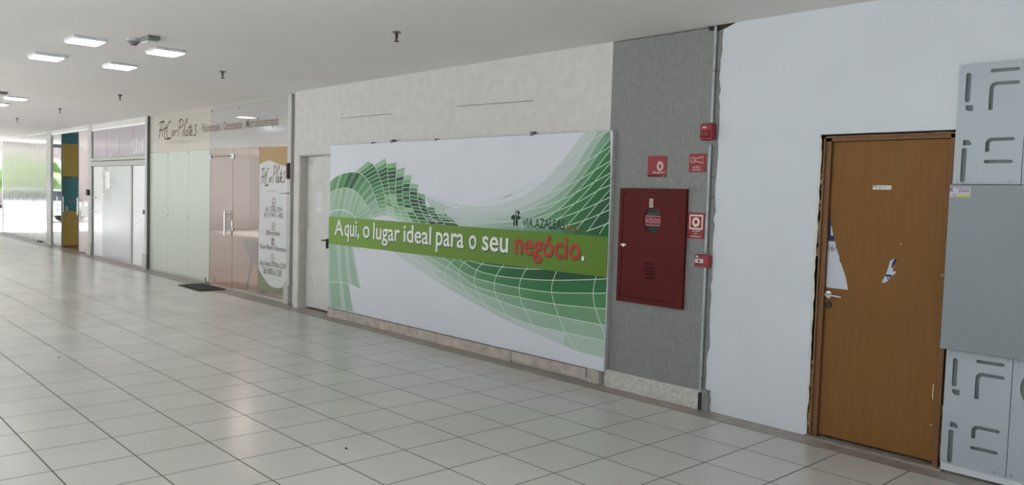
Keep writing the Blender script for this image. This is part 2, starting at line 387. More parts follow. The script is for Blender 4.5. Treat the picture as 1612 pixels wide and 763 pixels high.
# rooms behind the glass
struct('wall_pilates_room', M().box(-12.4, -6.3, 2.4, 2.5, 0, H).box(-6.42, -6.3, YG+.1, 2.4, 0, H).box(-12.5, -12.4, YG+.1, 2.4, 0, H), M_pinkwall, 'pinkish walls inside the pilates studio', 'wall')
struct('floor_pilates_room', M().box(-12.4, -6.42, YG+.06, 2.4, -.1, .001), M_brownfl, 'brown floor inside the pilates studio', 'floor')
struct('wall_blind_shop', M().box(-16.3, -12.5, 1.4, 1.5, 0, H).box(-16.35, -16.28, YG+.1, 1.4, 0, H), M_inside, 'plain walls behind the blinds', 'wall')
struct('wall_teal', M().box(-20.1, -19.95, YG+.15, 4.2, 0, H).box(-19.95, -16.35, 4.1, 4.2, 0, H), M_teal, 'teal painted partition inside the shop with yellow cupboards', 'wall')
struct('floor_teal_room', M().box(-19.95, -16.35, YG+.07, 4.2, -.1, .002), M_brownfl, 'brown floor of the shop with the open door', 'floor')
struct('wall_far_shop', M().box(-26.2, -20.1, 3.2, 3.3, 0, H).box(-26.3, -26.2, YG+.1, 3.3, 0, H), M_inside, 'plain walls behind the mirrored window', 'wall')

# ------------------------------------------------------------------ billboard
BY = .15
BX0, BX1, BZ0, BZ1 = -5.135, -.395, .128, 2.237
bt = thing('billboard', ((BX0+BX1)/2, BY+.02, BZ0), 'white and green printed wall board reading Aqui, o lugar ideal para o seu negócio', 'billboard')
obj('board_panel', M().bevbox(BX0, BX1, BY, Y0-.004, BZ0, BZ1, .003, 1), M_board, bt)
obj('edge_strip', M().box(BX1+.0005, BX1+.006, BY+.006, Y0-.006, BZ0, BZ1), M_edge, bt)
for (u, v) in ((586, 223), (617, 220), (686, 217), (837, 208.5)):
    x, z = W(u, v, BY); big = u in (617, 837)
    obj('fixing_clip', M().box(x-.018 if big else x-.012, x+.018 if big else x+.012, BY-.006, Y0-.001, BZ1-.012, BZ1+(.03 if big else .012)).cyl((x, BY-.006, BZ1+.002), (x, BY-.010, BZ1+.002), .006), M_gplast, bt)
def Bp(u, v): 
    x, z = W(u, v, BY)
    return (min(max(x, BX0+.003), BX1-.003), min(max(z, BZ0+.003), BZ1-.003))
BG = (212, 215, 224)
def mixc(a, b, t): return tuple(a[i]+(b[i]-a[i])*t for i in range(3))
pt = M()
Lr1, Lr2, Lr3 = BY-.0008, BY-.0014, BY-.002
# --- wave fan at upper left: zoom coordinates of the (515,210) detail, scale 4.017
def A(p): return Bp(515+p[0]/4.017, 210+p[1]/4.017)
def smA(pts): return [A(q) for q in sm(pts, 6)]
c0 = [(18, 372), (75, 352), (130, 345), (180, 366), (220, 410), (260, 470), (297, 545)]
c1 = [(18, 305), (60, 272), (120, 249), (185, 245), (225, 262), (262, 302), (292, 370), (318, 440), (340, 520)]
c2 = [(260, 175), (292, 195), (320, 245), (345, 315), (365, 400), (385, 520)]
c3 = [(370, 155), (382, 215), (386, 290), (395, 370), (412, 450), (438, 545)]
c4 = [(440, 182), (437, 260), (433, 330), (438, 410), (455, 480), (490, 556)]
c5 = [(493, 213), (484, 290), (478, 370), (485, 450), (515, 520), (540, 560)]
c6 = [(538, 262), (524, 340), (524, 420), (545, 490), (590, 566)]
c7 = [(578, 323), (572, 390), (585, 460), (615, 520), (645, 570)]
c8 = [(622, 385), (625, 450), (655, 520), (700, 574)]
c9 = [(680, 465), (695, 510), (745, 573)]
c10 = [(760, 505), (815, 580)]
def green(t):
    st = [(0, (196, 212, 204)), (.3, (144, 180, 148)), (.55, (86, 142, 94)), (.8, (34, 100, 56)), (1, (20, 58, 44))]
    for (a, ca), (b, cb) in zip(st, st[1:]):
        if t <= b: return mixc(ca, cb, (t-a)/(b-a))
    return st[-1][1]
random.seed(11)
# pale lower arch
low = sm(c0, 6)
pt.poly([A(q) for q in low]+[A((297, 545)), A((18, 530))], Lr1, green(.13))
for k in range(9):
    t0 = .03+k*.1; a = at_t(low, t0); b = at_t(low, t0+.05)
    pt.poly([A(a), A(b), A((b[0]-30-k*3, min(540, b[1]+190))), A((a[0]-40-k*3, min(540, a[1]+190)))], Lr2-.0002*(k % 2), green(.2+.1*(k % 3)/2))
pt.ribbon(smA([(18, 498), (60, 484), (110, 486), (150, 505), (185, 538)]), .012, Lr3-.001, (214, 232, 220))
# band between c0 and c1: slanted stripes
P1 = sm(c1, 6); P0 = low
vals = [.38, .45, .55, .3, .62, .5, .85, .6, .9, .45, .62, .4, .55, .35, .5, .3, .45, .22, .3, .2, .25, .15]
N = len(vals)
for k, vv in enumerate(vals):
    a, b = at_t(P1, k/N), at_t(P1, (k+1)/N)
    e, f = at_t(P0, max(0, k/N*1.02-.05)), at_t(P0, max(.001, (k+1)/N*1.02-.05))
    pt.poly([A(a), A(b), A(f), A(e)], Lr1-.0001, green(vv))
# fanned columns: right boundary, left boundary, left start, values top->bottom
def column(right, left, l0, l1, n, vals, r1=1.):
    Rr, Ll = sm(right, 6), sm(left, 6)
    for k in range(n):
        a, b = at_t(Rr, k/n*r1), at_t(Rr, (k+1)/n*r1); e, f = at_t(Ll, l0+(l1-l0)*k/n), at_t(Ll, l0+(l1-l0)*(k+1)/n)
        vv = vals[min(k, len(vals)-1)]
        if vv is None: continue
        pt.poly([A(e), A(a), A(b), A(f)], Lr1-.0002, green(vv))
        pt.ribbon([A(e), A(a)], .0075, Lr2, (178, 214, 188))
column(c2, c1, .34, 1., 15, [.3, .55, .8, .85, .75, .8, .7, .6, .65, .55, .6, .45, .4, .25, .12])
column(c3, c2, .12, 1., 15, [.25, .5, .85, .95, .9, .8, .8, .62, .6, .3, .4, .5, .12, .1, .05])
column(c4, c3, .1, 1., 15, [.35, .7, .95, .9, .88, .6, .8, .6, .3, .25, .3, .4, .35, .2, .1])
column(c5, c4, .12, 1., 13, [.3, .35, .97, .6, .8, .95, .6, .8, .6, .35, .3, .3, .2])
column(c6, c5, .15, 1., 12, [.2, .4, .85, .97, .6, .88, .6, .9, .25, .65, .8, .5])
column(c7, c6, .17, 1., 11, [.25, .55, 1, .75, 1, 1, .75, .97, .7, .97, .6])
column(c8, c7, .2, 1., 9, [.4, .9, 1, .75, 1, 1, .7, 1, 1])
column(c9, c8, .38, 1., 6, [.6, .9, .95, 1, .85, 1])
column(c10, c9, .35, 1., 4, [.5, .7, .95, .8])
for c in (c0, c1, c2, c3, c4, c5, c6, c7, c8, c9):
    pt.ribbon(smA(c), .009, Lr3, (196, 222, 200))
# faint grid in the middle dip (same zoom frame)
for k in range(7):
    z0 = 392+k*28
    pt.ribbon(smA([(600, z0-8), (680, z0+22), (760, z0+48), (850, z0+66), (924, z0+70)] if k < 4 else [(620, z0+5), (700, z0+20), (780, z0+32), (850, z0+30)]), .007, Lr2, mixc(BG, (170, 200, 180), .6+.05*k))
for k in range(5):
    x0 = 660+k*50
    pt.ribbon(smA([(x0, 385+k*16), (x0+35, 450+k*8), (x0+85, 520), (x0+150, 572)]), .007, Lr2, mixc(BG, (165, 198, 176), .6))
pt.poly([A((622, 400)), A((700, 430)), A((800, 475)), A((924, 500)), A((924, 578)), A((700, 560))], Lr1, mixc(BG, green(.2), .55))
# --- big mesh at right: zoom coordinates of the (700,195) detail, scale 4.92
def Bq(p): return Bp(700+p[0]/4.92, 195+p[1]/4.92)
def smB(pts): return [Bq(q) for q in sm(pts, 8)]
RX = 1285
steep = [
 [(1100, 45), (1040, 120), (960, 230), (860, 350), (740, 470), (560, 580), (330, 640), (0, 660)],
 [(1190, 45), (1100, 190), (1010, 330), (900, 450), (760, 560), (560, 650), (330, 690), (0, 690)],
 [(RX, 20), (1190, 140), (1110, 270), (1010, 410), (900, 520), (760, 610), (580, 690), (330, 725), (0, 712)],
 [(RX, 110), (1200, 220), (1110, 350), (1010, 475), (890, 600), (740, 690), (560, 750), (300, 775), (0, 760)],
 [(RX, 200), (1200, 310), (1110, 430), (1000, 550), (880, 665), (740, 760), (600, 800)],
 [(RX, 300), (1200, 400), (1110, 510), (1000, 625), (890, 730), (790, 810)],
 [(RX, 400), (1200, 500), (1110, 605), (1010, 720), (930, 810)],
 [(RX, 505), (1200, 600), (1110, 710), (1020, 820)],
 [(RX, 600), (1240, 655), (1180, 730), (1110, 830)],
 [(RX, 740), (1240, 790), (1200, 850)]]
fills = [.10, .22, .34, .46, .56, .64, .72, .78, .84]
def resamp(c, n): return [at_t(sm(c, 8), i/n) for i in range(n+1)]
botx = [(0, 700), (300, 770), (600, 830), (900, 870), (1200, 905), (RX, 915)]
for a, b, fl in zip(steep, steep[1:], fills):
    Aa, Bb = resamp(a, 24), resamp(b, 24)
    for i in range(24):
        q = [Aa[i], Aa[i+1], Bb[i+1], Bb[i]]
        xm = sum(p[0] for p in q)/4
        g = fl*(.25+.85*max(0, (xm-150)/1135))
        pt.poly([Bq(p) for p in q], Lr1-.0003, mixc(BG, green(min(.9, .35+g*.6)), min(1, g*2.0)))
pt.poly([Bq((RX, 740)), Bq((1200, 850)), Bq((RX, 880))], Lr1-.0003, green(.82))
for k, c in enumerate(steep):
    pt.ribbon(smB(c), .008, Lr2-.0002, mixc(BG, (176, 212, 184), min(1, .4+k*.1)))
for k, c in enumerate([
 [(RX, 45), (1180, 100), (1060, 190), (940, 280), (800, 380), (640, 480), (420, 590)],
 [(RX, 172), (1135, 268), (1020, 335), (880, 402), (700, 472), (540, 540), (300, 610)],
 [(RX, 285), (1110, 392), (990, 460), (850, 520), (700, 575), (520, 605), (300, 640), (100, 640)],
 [(RX, 380), (1125, 470), (1005, 540), (860, 605), (700, 655), (520, 688), (300, 680), (150, 650)],
 [(RX, 472), (1180, 520), (1060, 590), (930, 650), (800, 700), (620, 745), (400, 760), (200, 745)],
 [(RX, 565), (1170, 620), (1055, 670), (890, 730), (700, 785)],
 [(RX, 660), (1170, 712), (1025, 765), (900, 800)],
 [(RX, 760), (1200, 795), (1100, 830)]]):
    pt.ribbon(smB(c), .008, Lr2-.0003, mixc(BG, (186, 218, 192), min(1, .35+k*.15)))
for k in range(14):
    ua = 685+k*20; t_ = max(0, (ua-700)/257); col_ = mixc(BG, green(min(.82, .25+t_*.65)), min(1, .35+t_*.8))
    ub = min(ua+20, 958); yt = 346 if k < 3 else 352 if k < 12 else 346
    pt.poly([Bp(ua, yt), Bp(ub, yt), Bp(ub, 376), Bp(ua, 376)], Lr1+.0003, col_)
# dark patch above the green band, left of the logo
pt.poly([Bq(p) for p in [(0, 690), (60, 740), (110, 790), (0, 785)]], Lr1-.0004, green(.85))
# --- net below the band: zoom coordinates of the (700,380) detail, scale 3.318
def Cq(p): return Bp(700+p[0]/3.318, 380+p[1]/3.318)
rows = [
 [(-60, 60), (60, 75), (200, 95), (400, 120), (640, 150), (862, 172)],
 [(20, 72), (110, 95), (200, 118), (290, 131), (430, 143), (560, 146), (700, 158), (862, 170)],
 [(-60, 55), (60, 85), (165, 148), (275, 178), (400, 193), (565, 202), (790, 197), (862, 192)],
 [(-110, 40), (0, 88), (80, 150), (160, 190), (265, 218), (390, 242), (560, 265), (780, 270), (862, 268)],
 [(-150, 40), (-60, 95), (0, 128), (75, 170), (155, 228), (265, 265), (395, 292), (570, 325), (785, 347), (862, 352)],
 [(-190, 30), (-80, 110), (20, 178), (130, 245), (280, 305), (410, 348), (600, 392), (800, 432), (862, 440)],
 [(-240, 30), (-110, 125), (0, 205), (150, 290), (325, 385), (460, 435), (630, 475), (862, 525)],
 [(-330, 10), (-160, 130), (0, 235), (180, 335), (340, 420), (500, 490), (695, 572), (862, 615)]]
rf = [.92, .84, .66, .5, .38, .25, .16]
for i, (a, b) in enumerate(zip(rows, rows[1:])):
    Aa, Bb = resamp(a, 26), resamp(b, 26)
    for k in range(26):
        q = [Aa[k], Aa[k+1], Bb[k+1], Bb[k]]; xm = sum(p[0] for p in q)/4
        t = max(0, min(1, (xm+250)/800)); g = rf[i]*(.35+.65*t)
        if i >= 5 and xm < -20: g *= .4
        if i == 6 and xm > 330 and xm < 640: g *= .35
        pt.poly([Cq(p) for p in q], Lr1, mixc(BG, green(min(.92, .15+g*.9)), min(1, .25+g*1.6)))
for i, r in enumerate(rows[1:]):
    pt.ribbon([Cq(q) for q in sm(r, 8)], .008, Lr2, mixc(BG, (196, 224, 200), .95 if i < 5 else .5))
for i, c in enumerate([
 [(70, 78), (20, 125), (0, 170), (5, 215)],
 [(130, 85), (88, 125), (76, 165), (90, 225), (140, 300)],
 [(220, 95), (172, 142), (156, 190), (162, 240), (230, 355)],
 [(325, 105), (277, 165), (260, 225), (272, 290), (330, 395)],
 [(445, 118), (405, 182), (390, 245), (405, 325), (460, 435)],
 [(592, 140), (566, 205), (560, 270), (592, 380), (640, 490), (695, 575)],
 [(795, 165), (778, 250), (785, 340), (835, 480), (862, 550)]]):
    pt.ribbon([Cq(q) for q in sm(c, 8)], .008, Lr2-.0002, (200, 228, 204))
# --- pale stripes at lower left: zoom coordinates of the (515,380) detail, scale 5.452
def Dq(p): return Bp(515+p[0]/5.452, 380+p[1]/5.452)
pt.poly([Dq(p) for p in [(0, 15), (225, 35), (250, 200), (290, 410), (150, 355), (10, 348)]], Lr1, mixc(BG, green(.2), .55))
pt.poly([Dq(p) for p in [(10, 350), (150, 357), (185, 370), (225, 600), (10, 560)]], Lr1, mixc(BG, green(.2), .45))
for q in ([(22, 15), (80, 18), (90, 180), (125, 575), (38, 565), (22, 300)], [(115, 22), (150, 25), (165, 220), (215, 600), (160, 590), (120, 250)], [(175, 28), (205, 32), (235, 220), (275, 400), (215, 370), (190, 200)]):
    pt.poly([Dq(p) for p in q], Lr1-.0003, mixc(BG, green(.32), .75))
pt.ribbon([Dq(q) for q in sm([(10, 348), (90, 347), (180, 362), (290, 410)], 8)], .009, Lr2, (214, 230, 220))
pt.poly([Dq(p) for p in [(225, 35), (250, 40), (315, 105)]], Lr1, mixc(BG, green(.2), .6))
obj('printed_pattern', pt, M_print, bt, label='printed green wave and net pattern')
# green band and its writing
GZ0, GZ1 = .962, 1.315
bd = M(); nb = 24
for k in range(nb):
    a = BX0+.001+(BX1-BX0-.002)*k/nb; b = BX0+.001+(BX1-BX0-.002)*(k+1)/nb
    c_ = mixc((122, 158, 56), (92, 128, 34), k/(nb-1))
    bd.add([(a, BY-.007, GZ0), (b, BY-.007, GZ0), (b, BY-.007, GZ1), (a, BY-.007, GZ1)], [(0, 1, 2, 3)], c_)
    bd.add([(a, BY-.007, GZ0), (b, BY-.007, GZ0), (b, BY-.0035, GZ0), (a, BY-.0035, GZ0)], [(3, 2, 1, 0)], c_).add([(a, BY-.007, GZ1), (b, BY-.007, GZ1), (b, BY-.0035, GZ1), (a, BY-.0035, GZ1)], [(0, 1, 2, 3)], c_)
bd.add([(BX1-.001, BY-.007, GZ0), (BX1-.001, BY-.0035, GZ0), (BX1-.001, BY-.0035, GZ1), (BX1-.001, BY-.007, GZ1)], [(0, 1, 2, 3)], (82, 118, 28))
obj('slogan_band', bd, M_print, bt, label='lime green horizontal band')
def words(items, yy, c, b=.012, dx=0, dz=0):
    m_ = M()
    for (body, u0, u1, z0, z1) in items:
        x0 = W(u0, 380, BY)[0]; x1 = W(u1, 380, BY)[0]
        m_.text(body, x0+dx, x1+dx, z0+dz, z1+dz, yy, c, bold=b)
    return m_
zb = 1.082   # baseline
its = [('A', 527, 541.5, zb, 1.285), ('qui,', 543, 566, zb-.068, 1.285), ('o', 572, 582.5, zb, 1.232), ('lugar', 588, 630, zb-.068, 1.285),
       ('ideal', 636, 679.5, zb, 1.285), ('para', 687, 731, zb-.068, 1.235), ('o', 739, 751, zb, 1.232), ('seu', 760, 801, zb, 1.232)]
its2 = [('neg\u00f3cio', 811.5, 915, zb-.062, 1.290)]
its3 = [('.', 917.5, 921.5, zb, zb+.045)]
sh = words(its, BY-.0076, (52, 74, 40), dx=.010, dz=-.010)
for k in words(its2+its3, BY-.0076, (52, 74, 40), dx=.010, dz=-.010),: sh.add(k.v, k.f, (52, 74, 40))
obj('lettering_outline', sh, M_print, bt, label='dark offset edge of the slogan letters')
obj('white_lettering', words(its+its3, BY-.0084, (236, 240, 236)), M_print, bt, label='white slogan letters')
obj('red_lettering', words(its2, BY-.0084, (186, 48, 40)), M_print, bt, label='red slogan word')
lg = M(); Y_ = BY-.0030; K = (22, 44, 34)
def Eq(p): return Bp(800+p[0]/13.43, 328+p[1]/13.43)
for st, wd in (([(95, 170), (118, 155), (130, 180), (130, 370)], .022), ([(168, 60), (168, 190), (182, 372)], .014), ([(190, 372), (192, 210), (205, 165), (235, 160)], .022), ([(175, 60), (200, 50), (215, 60)], .010)):
    lg.ribbon([Eq(q) for q in sm(st, 5)], wd, Y_, K)
for q in ((92, 195), (225, 90), (240, 200)):
    x, z = Eq(q); lg.ell(x, z, .019, .017, Y_-.0002, K)
x0, z0 = Eq((305, 385)); x1, z1 = Eq((1195, 440))
lg.text('VIA AZALEAS', x0, x1, Eq((305, 385))[1]-.002, Eq((305, 195))[1], Y_, K, bold=.004)
lg.text('M a l l', Eq((1250, 0))[0], Eq((1525, 0))[0], Eq((1390, 468))[1], Eq((1300, 335))[1]-.005, Y_, (190, 70, 58), bold=.0)
obj('mall_logo', lg, M_print, bt, label='small dark emblem with the words VIA AZALEAS Mall')

# ------------------------------------------------------------------ white door left of the board
dt = thing('door_2', (-5.62, .3, 0), 'scuffed old white door left of the billboard', 'door', kind='structure')
obj('jamb', M().box(DX0, DX0+.012, Y0+.002, .33, 0, DZ).box(DX0+.0, DX1, Y0+.01, .33, DZ-.012, DZ-.001), M_jambw, dt, label='grey dirty door jamb')
obj('jamb', M().box(DX1-.010, DX1-.001, Y0+.002, .299, 0, DZ-.013), M_doorw, dt, label='white chipped jamb')
obj('leaf', M().bevbox(DX0+.014, DX1-.004, .30, .335, .03, DZ-.014, .003, 1), M_doorw, dt)
hm = M()
hx, hz = W(512.5, 378, .27)
hm.bevbox(hx-.01, hx+.03, .275, .299, hz-.11, hz+.02, .005, 1).tube([(hx+.01, .285, hz), (hx+.01, .25, hz), (hx-.07, .25, hz-.005)], .009).cyl((hx+.012, .27, hz-.07), (hx+.012, .285, hz-.07), .014)
obj('door_handle', hm, M_dark, dt, label='black lever handle')
x0, z1 = W(498.5, 303, .299); x1, z0 = W(507.5, 335, .299)
pn = M().box(x0, x1, .2975, .2995, z0, z1, (222, 224, 226))
for k in range(7): pn.box(x0+.01, x1-.012, .297, .2976, z1-.05-k*.024, z1-.046-k*.024, (176, 180, 188))
obj('paper_notice', pn, M_print, dt, label='small white printed notice')
scf = M()
for (u, v, a, b) in ((489, 256, 6, 1.5), (503, 286, 5, 3), (486, 354, 3, 2), (490, 446, 3, 8)):
    x, z = W(u, v, .299); scf.ring(x, z, a*.011, b*.011, .008, .2994, (150, 148, 146), 12)
obj('scuff_mark', scf, M_print, dt)
struct('door_gap_shade', M().box(DX0+.012, DX1-.012, .30, .42, 0, .004), M_dark, 'black strip standing in for the shade in the gap under the old white door', 'threshold')  # shade below the leaf, put in as a black strip

# ------------------------------------------------------------------ hose cabinet and safety signs
ht = thing('hose_cabinet', (.05, Y0, .77), 'dark red steel fire hose cabinet on the grey granite pier', 'hose cabinet')
HX0, HX1, HZ0, HZ1 = -.298, .385, .772, 1.742; HY = Y0-.035
obj('frame', M().plate([(HX0, HZ0), (HX1, HZ0), (HX1, HZ1), (HX0, HZ1)], HY, Y0-.0055, holes=[[(HX0+.038, HZ0+.042), (HX1-.058, HZ0+.042), (HX1-.058, HZ1-.04), (HX0+.038, HZ1-.04)]]), M_red, ht)
dx0, dx1, dz0, dz1 = HX0+.041, HX1-.061, HZ0+.045, HZ1-.043
cx, cz = W(1026.4, 346.5, HY)
circ = [(cx+.088*math.cos(2*math.pi*i/36), cz+.108*math.sin(2*math.pi*i/36)) for i in range(36)]
slots = []
for k in range(5):
    x0, z0 = W(1015.5, 414+k*5.6, HY); slots.append([(x0, z0-.006), (x0+.10, z0-.006), (x0+.10, z0+.004), (x0, z0+.004)])
dr = obj('door', M().plate([(dx0, dz0), (dx1, dz0), (dx1, dz1), (dx0, dz1)], HY+.004, HY+.02, holes=[circ]+slots), M_red, ht)
obj('liner', M().box(dx0, dx1, HY+.0205, Y0-.006, dz0, dz1), mat('dark_red_inside', (70, 22, 26), .7), ht)
lv = M()
for sl in slots: lv.add([(sl[0][0], HY+.003, sl[0][1]), (sl[1][0], HY+.003, sl[1][1]), (sl[2][0], HY-.006, sl[2][1]-.004), (sl[3][0], HY-.006, sl[3][1]-.004)], [(0, 1, 2, 3)])
obj('louvre', lv, M_red, dr)
wv = M(); yy = HY+.012
wv.poly(circ, yy, (34, 32, 40)); 
wv.poly([(cx-.087, cz+.030), (cx-.087, cz-.038), (cx+.087, cz-.038), (cx+.087, cz+.030)], yy-.0006, (120, 32, 46))
for z in (.034, -.042): wv.box(cx-.08, cx+.08, yy-.0014, yy-.0008, cz+z-.003, cz+z+.003, (196, 150, 154))
wv.text('INC\u00caNDIO', cx-.078, cx+.078, cz-.024, cz+.026, yy-.0014, (214, 160, 166), bold=.0)
wv.text('MANGUEIRA', cx-.055, cx+.05, cz+.045, cz+.062, yy-.0014, (96, 94, 104))
wv.poly([(cx+.035, cz+.098), (cx+.045, cz+.065), (cx+.075, cz+.055)], yy-.0008, (92, 88, 92))
obj('inspection_window', wv, M_print_gl, dr, label='round dark window with a red INCÊNDIO band')
x, z = W(1025, 319.6, HY)
tg = M().box(x-.019, x+.019, HY+.001, HY+.004, z-.036, z+.036, (206, 194, 178))
tg.ring(x, z+.016, .009, .011, .005, HY+.0004, (40, 36, 30), 12).ring(x, z-.014, .009, .012, .005, HY+.0004, (40, 36, 30), 12)
obj('number_tag', tg, M_print, dr, label='small cream tag')
x, z = W(982.5, 385, HY)
obj('latch', M().cyl((x, HY+.004, z), (x, HY-.014, z), .013).ball((x-.012, HY-.014, z), .011, (1.6, .6, 1)).tube([(x+.01, HY-.012, z+.004), (x+.028, HY-.018, z+.010), (x+.03, HY-.018, z-.008)], .004), M_chrome, dr, label='small chrome latch')
for z in (dz1-.22, dz0+.2): obj('hinge', M().cyl((dx1+.002, HY-.001, z-.03), (dx1+.002, HY-.001, z+.03), .005), M_red, ht)

def sign(name, x0, x1, z0, z1, label):
    t = thing(name, ((x0+x1)/2, Y0-.007, z0), label, 'safety sign')
    obj('plate', M().bevbox(x0, x1, Y0-.011, Y0-.0055, z0, z1, .001, 1), M_redp, t)
    return t
SY = Y0-.0118; WH = (226, 220, 214)
x0, z1 = W(1021.6, 245.5); x1, z0 = W(1049.5, 278.5)
t = sign('safety_sign', x0, x1, z0, z1, 'square dark red sign with a coiled hose above the hose cabinet')
g = M(); cx_, cz_ = x0+.67*(x1-x0), z0+.50*(z1-z0)
for k in range(3): g.ring(cx_, cz_, .031-.007*k, .036-.008*k, .0045, SY, WH)
g.ribbon([(cx_-.026, cz_+.038), (cx_+.006, cz_+.038), (cx_+.022, cz_+.03)], .005, SY, WH)
g.text('Mangueira', x0+.30*(x1-x0), x1-.012, z0+.026, z0+.046, SY, WH, bold=.01)
g.box(x0+.004, x1-.004, SY, SY+.0006, z0+.003, z0+.016, (58, 30, 34)); g.text('fogo', x1-.045, x1-.012, z0+.005, z0+.013, SY-.0006, WH)
obj('pictogram', g, M_print, t, label='white coiled hose symbol and the word Mangueira')
x0, z1 = W(1087, 242); x1, z0 = W(1111, 271)
t = sign('safety_sign', .379, .537, z0, z1, 'red ALARME SONORO sign with a horn symbol below the siren')
x0, x1 = .379, .537
g = M(); cz_ = z0+.66*(z1-z0); 
g.ribbon([(x0+.018, cz_-.018), (x0+.018, cz_+.018), (x0+.052, cz_+.018), (x0+.052, cz_-.018), (x0+.018, cz_-.018)], .005, SY, WH)
g.ribbon([(x0+.052, cz_+.006), (x0+.13, cz_+.026), (x0+.13, cz_-.026), (x0+.052, cz_-.006)], .005, SY, WH)
g.text('ALARME', x0+.035, x0+.105, z0+.034, z0+.048, SY, WH); g.text('SONORO', x0+.035, x0+.115, z0+.012, z0+.026, SY, WH)
obj('pictogram', g, M_print, t, label='white horn outline and ALARME SONORO')
z0, z1 = W(1097, 375.5)[1], W(1097, 334.5)[1]
t = sign('safety_sign', .392, .546, z0, z1, 'tall red ALARME DE INCÊNDIO sign above the manual call point')
x0, x1 = .392, .546
g = M(); cz_ = z1-.075; cx_ = (x0+x1)/2
g.box(x0+.014, x1-.014, SY, SY+.0006, cz_-.058, cz_+.058, WH); g.box(x0+.026, x1-.026, SY-.0008, SY-.0002, cz_-.046, cz_+.046, (150, 34, 44))
g.ring(cx_, cz_, .026, .028, .020, SY-.0014, WH)
g.text('ALARME', x0+.045, x1-.035, z0+.056, z0+.069, SY, WH); g.text('DE', cx_-.010, cx_+.012, z0+.035, z0+.047, SY, WH); g.text('INC\u00caNDIO', x0+.03, x1-.03, z0+.012, z0+.028, SY, WH)
obj('pictogram', g, M_print, t, label='white ring symbol and ALARME DE INCÊNDIO')
# siren, call point
x0, z1 = W(1102.5, 195, .13); x1, z0 = W(1120.5, 220, .13)
t = thing('fire_siren', ((x0+x1)/2, Y0-.01, z0), 'red fire alarm siren box high on the conduit', 'alarm siren')
obj('housing', M().bevbox(x0, x1, .125, Y0-.006, z0, z1, .012, 3), M_redp, t)
obj('lens', M().bevbox(x0+.012, x1-.014, .108, .126, z0+.02, z1-.055, .008, 3), mat('deep_red_lens', (120, 20, 26), .25), t)
obj('label_plate', M().box(x0+.028, x0+.062, .122, .1248, z1-.036, z1-.022, (210, 180, 176)), M_print, t)
x0, z1 = W(1093.5, 400, .15); x1, z0 = W(1115.5, 421, .15)
t = thing('call_point', ((x0+x1)/2, Y0-.01, z0), 'small red manual fire call point with white label at the conduit', 'fire call point')
obj('housing', M().bevbox(x0, x1, .148, Y0-.006, z0, z1, .006, 2), M_redp, t)
g = M().box(x0+.008, x1-.05, .1470, .1478, z0+.03, z0+.062, (206, 208, 206)).box(x0+.014, x0+.035, .1470, .1478, z1-.022, z1-.008, (222, 206, 196))
g.ell(x0+.044, z0+.046, .009, .011, .1464, (60, 60, 62), 14)
obj('press_plate', g, M_print, t, label='white press plate')
# conduit from ceiling to floor
CX = .570; ct = thing('conduit', (CX, Y0-.02, 0), 'galvanised vertical conduit pipe at the edge of the granite pier', 'conduit')
obj('pipe', M().cyl((CX+.012, Y0-.022, 2.262), (CX+.012, Y0-.022, H-.004), .0125), M_galv, ct)
obj('pipe', M().cyl((CX+.008, Y0-.022, 1.245), (CX+.008, Y0-.022, 2.085), .0125), M_galv, ct)
obj('pipe', M().cyl((CX+.012, Y0-.022, .02), (CX+.012, Y0-.022, 1.13), .0125), M_galv, ct)
for z in (2.66, 1.84, 1.68, .72, .25):
    obj('clamp', M().cyl((CX+.010, Y0-.022, z-.009), (CX+.010, Y0-.022, z+.009), .0165).box(CX-.022, CX+.044, Y0-.012, Y0-.006, z-.009, z+.009).ball((CX+.038, Y0-.016, z), .007), M_steel, ct)
obj('foot_sleeve', M().cyl((CX+.012, Y0-.022, .0), (CX+.012, Y0-.022, .14), .015), M_dark, ct)

# ------------------------------------------------------------------ wooden door
wt = thing('door_1', ((OX0+OX1)/2, .25, 0), 'brown wood veneer door with torn paper and number plate', 'door', kind='structure')
struct('wall_gap', M().box(OX0-.02, OX0, .205, .38, 0, OZ+.02).box(OX0, OX1+.02, .375, .39, 0, OZ+.02), M_hole, 'dark rough masonry behind the wooden door frame', 'wall gap')
JX0, JX1 = 1.492, 2.345; JZ = 2.122
fr = M()
fr.box(JX0, JX0+.012, .185, .34, 0, JZ).box(JX0+.012, JX0+.048, .200, .34, 0, JZ-.012)
fr.box(JX1-.012, JX1, .185, .34, 0, JZ).box(JX1-.038, JX1-.012, .200, .34, 0, JZ-.012)
fr.box(JX0, JX1, .185, .34, JZ-.012, JZ).box(JX0+.012, JX1-.012, .200, .34, JZ-.035, JZ-.012)
obj('frame', fr, M_jamb, wt)
LX0, LX1 = JX0+.050, JX1-.040; LY = .225
lf = obj('leaf', M().bevbox(LX0, LX1, LY, LY+.035, .028, JZ-.037, .002, 1), M_wood, wt)
def Dw(u, v): return W(u, v, LY)
# foam lumps in the gap
random.seed(5)
fm = M()
for (za, zb_, n) in ((.04, .55, 22), (1.30, 1.55, 8), (1.62, 1.95, 7)):
    for k in range(n):
        z = za+(zb_-za)*k/n; fm.ball((1.478+random.uniform(-.004, .006), .225+random.uniform(-.012, .01), z), .013+random.random()*.008, (1, 1, 1.3), n=10)
obj('filler_foam', fm, M_foam, wt, label='crumbly yellow filler foam at the left jamb')
fm = M()
for k in range(12): fm.ball((2.353, .215, 1.79+k*.02), .011+random.random()*.005, (1, 1, 1.3), n=10)
for k in range(14): fm.ball((2.353, .212, .08+k*.024), .008+random.random()*.004, (.8, 1, 1.3), n=10)
obj('filler_foam', fm, M_foam, wt, label='yellow filler foam at the right jamb')
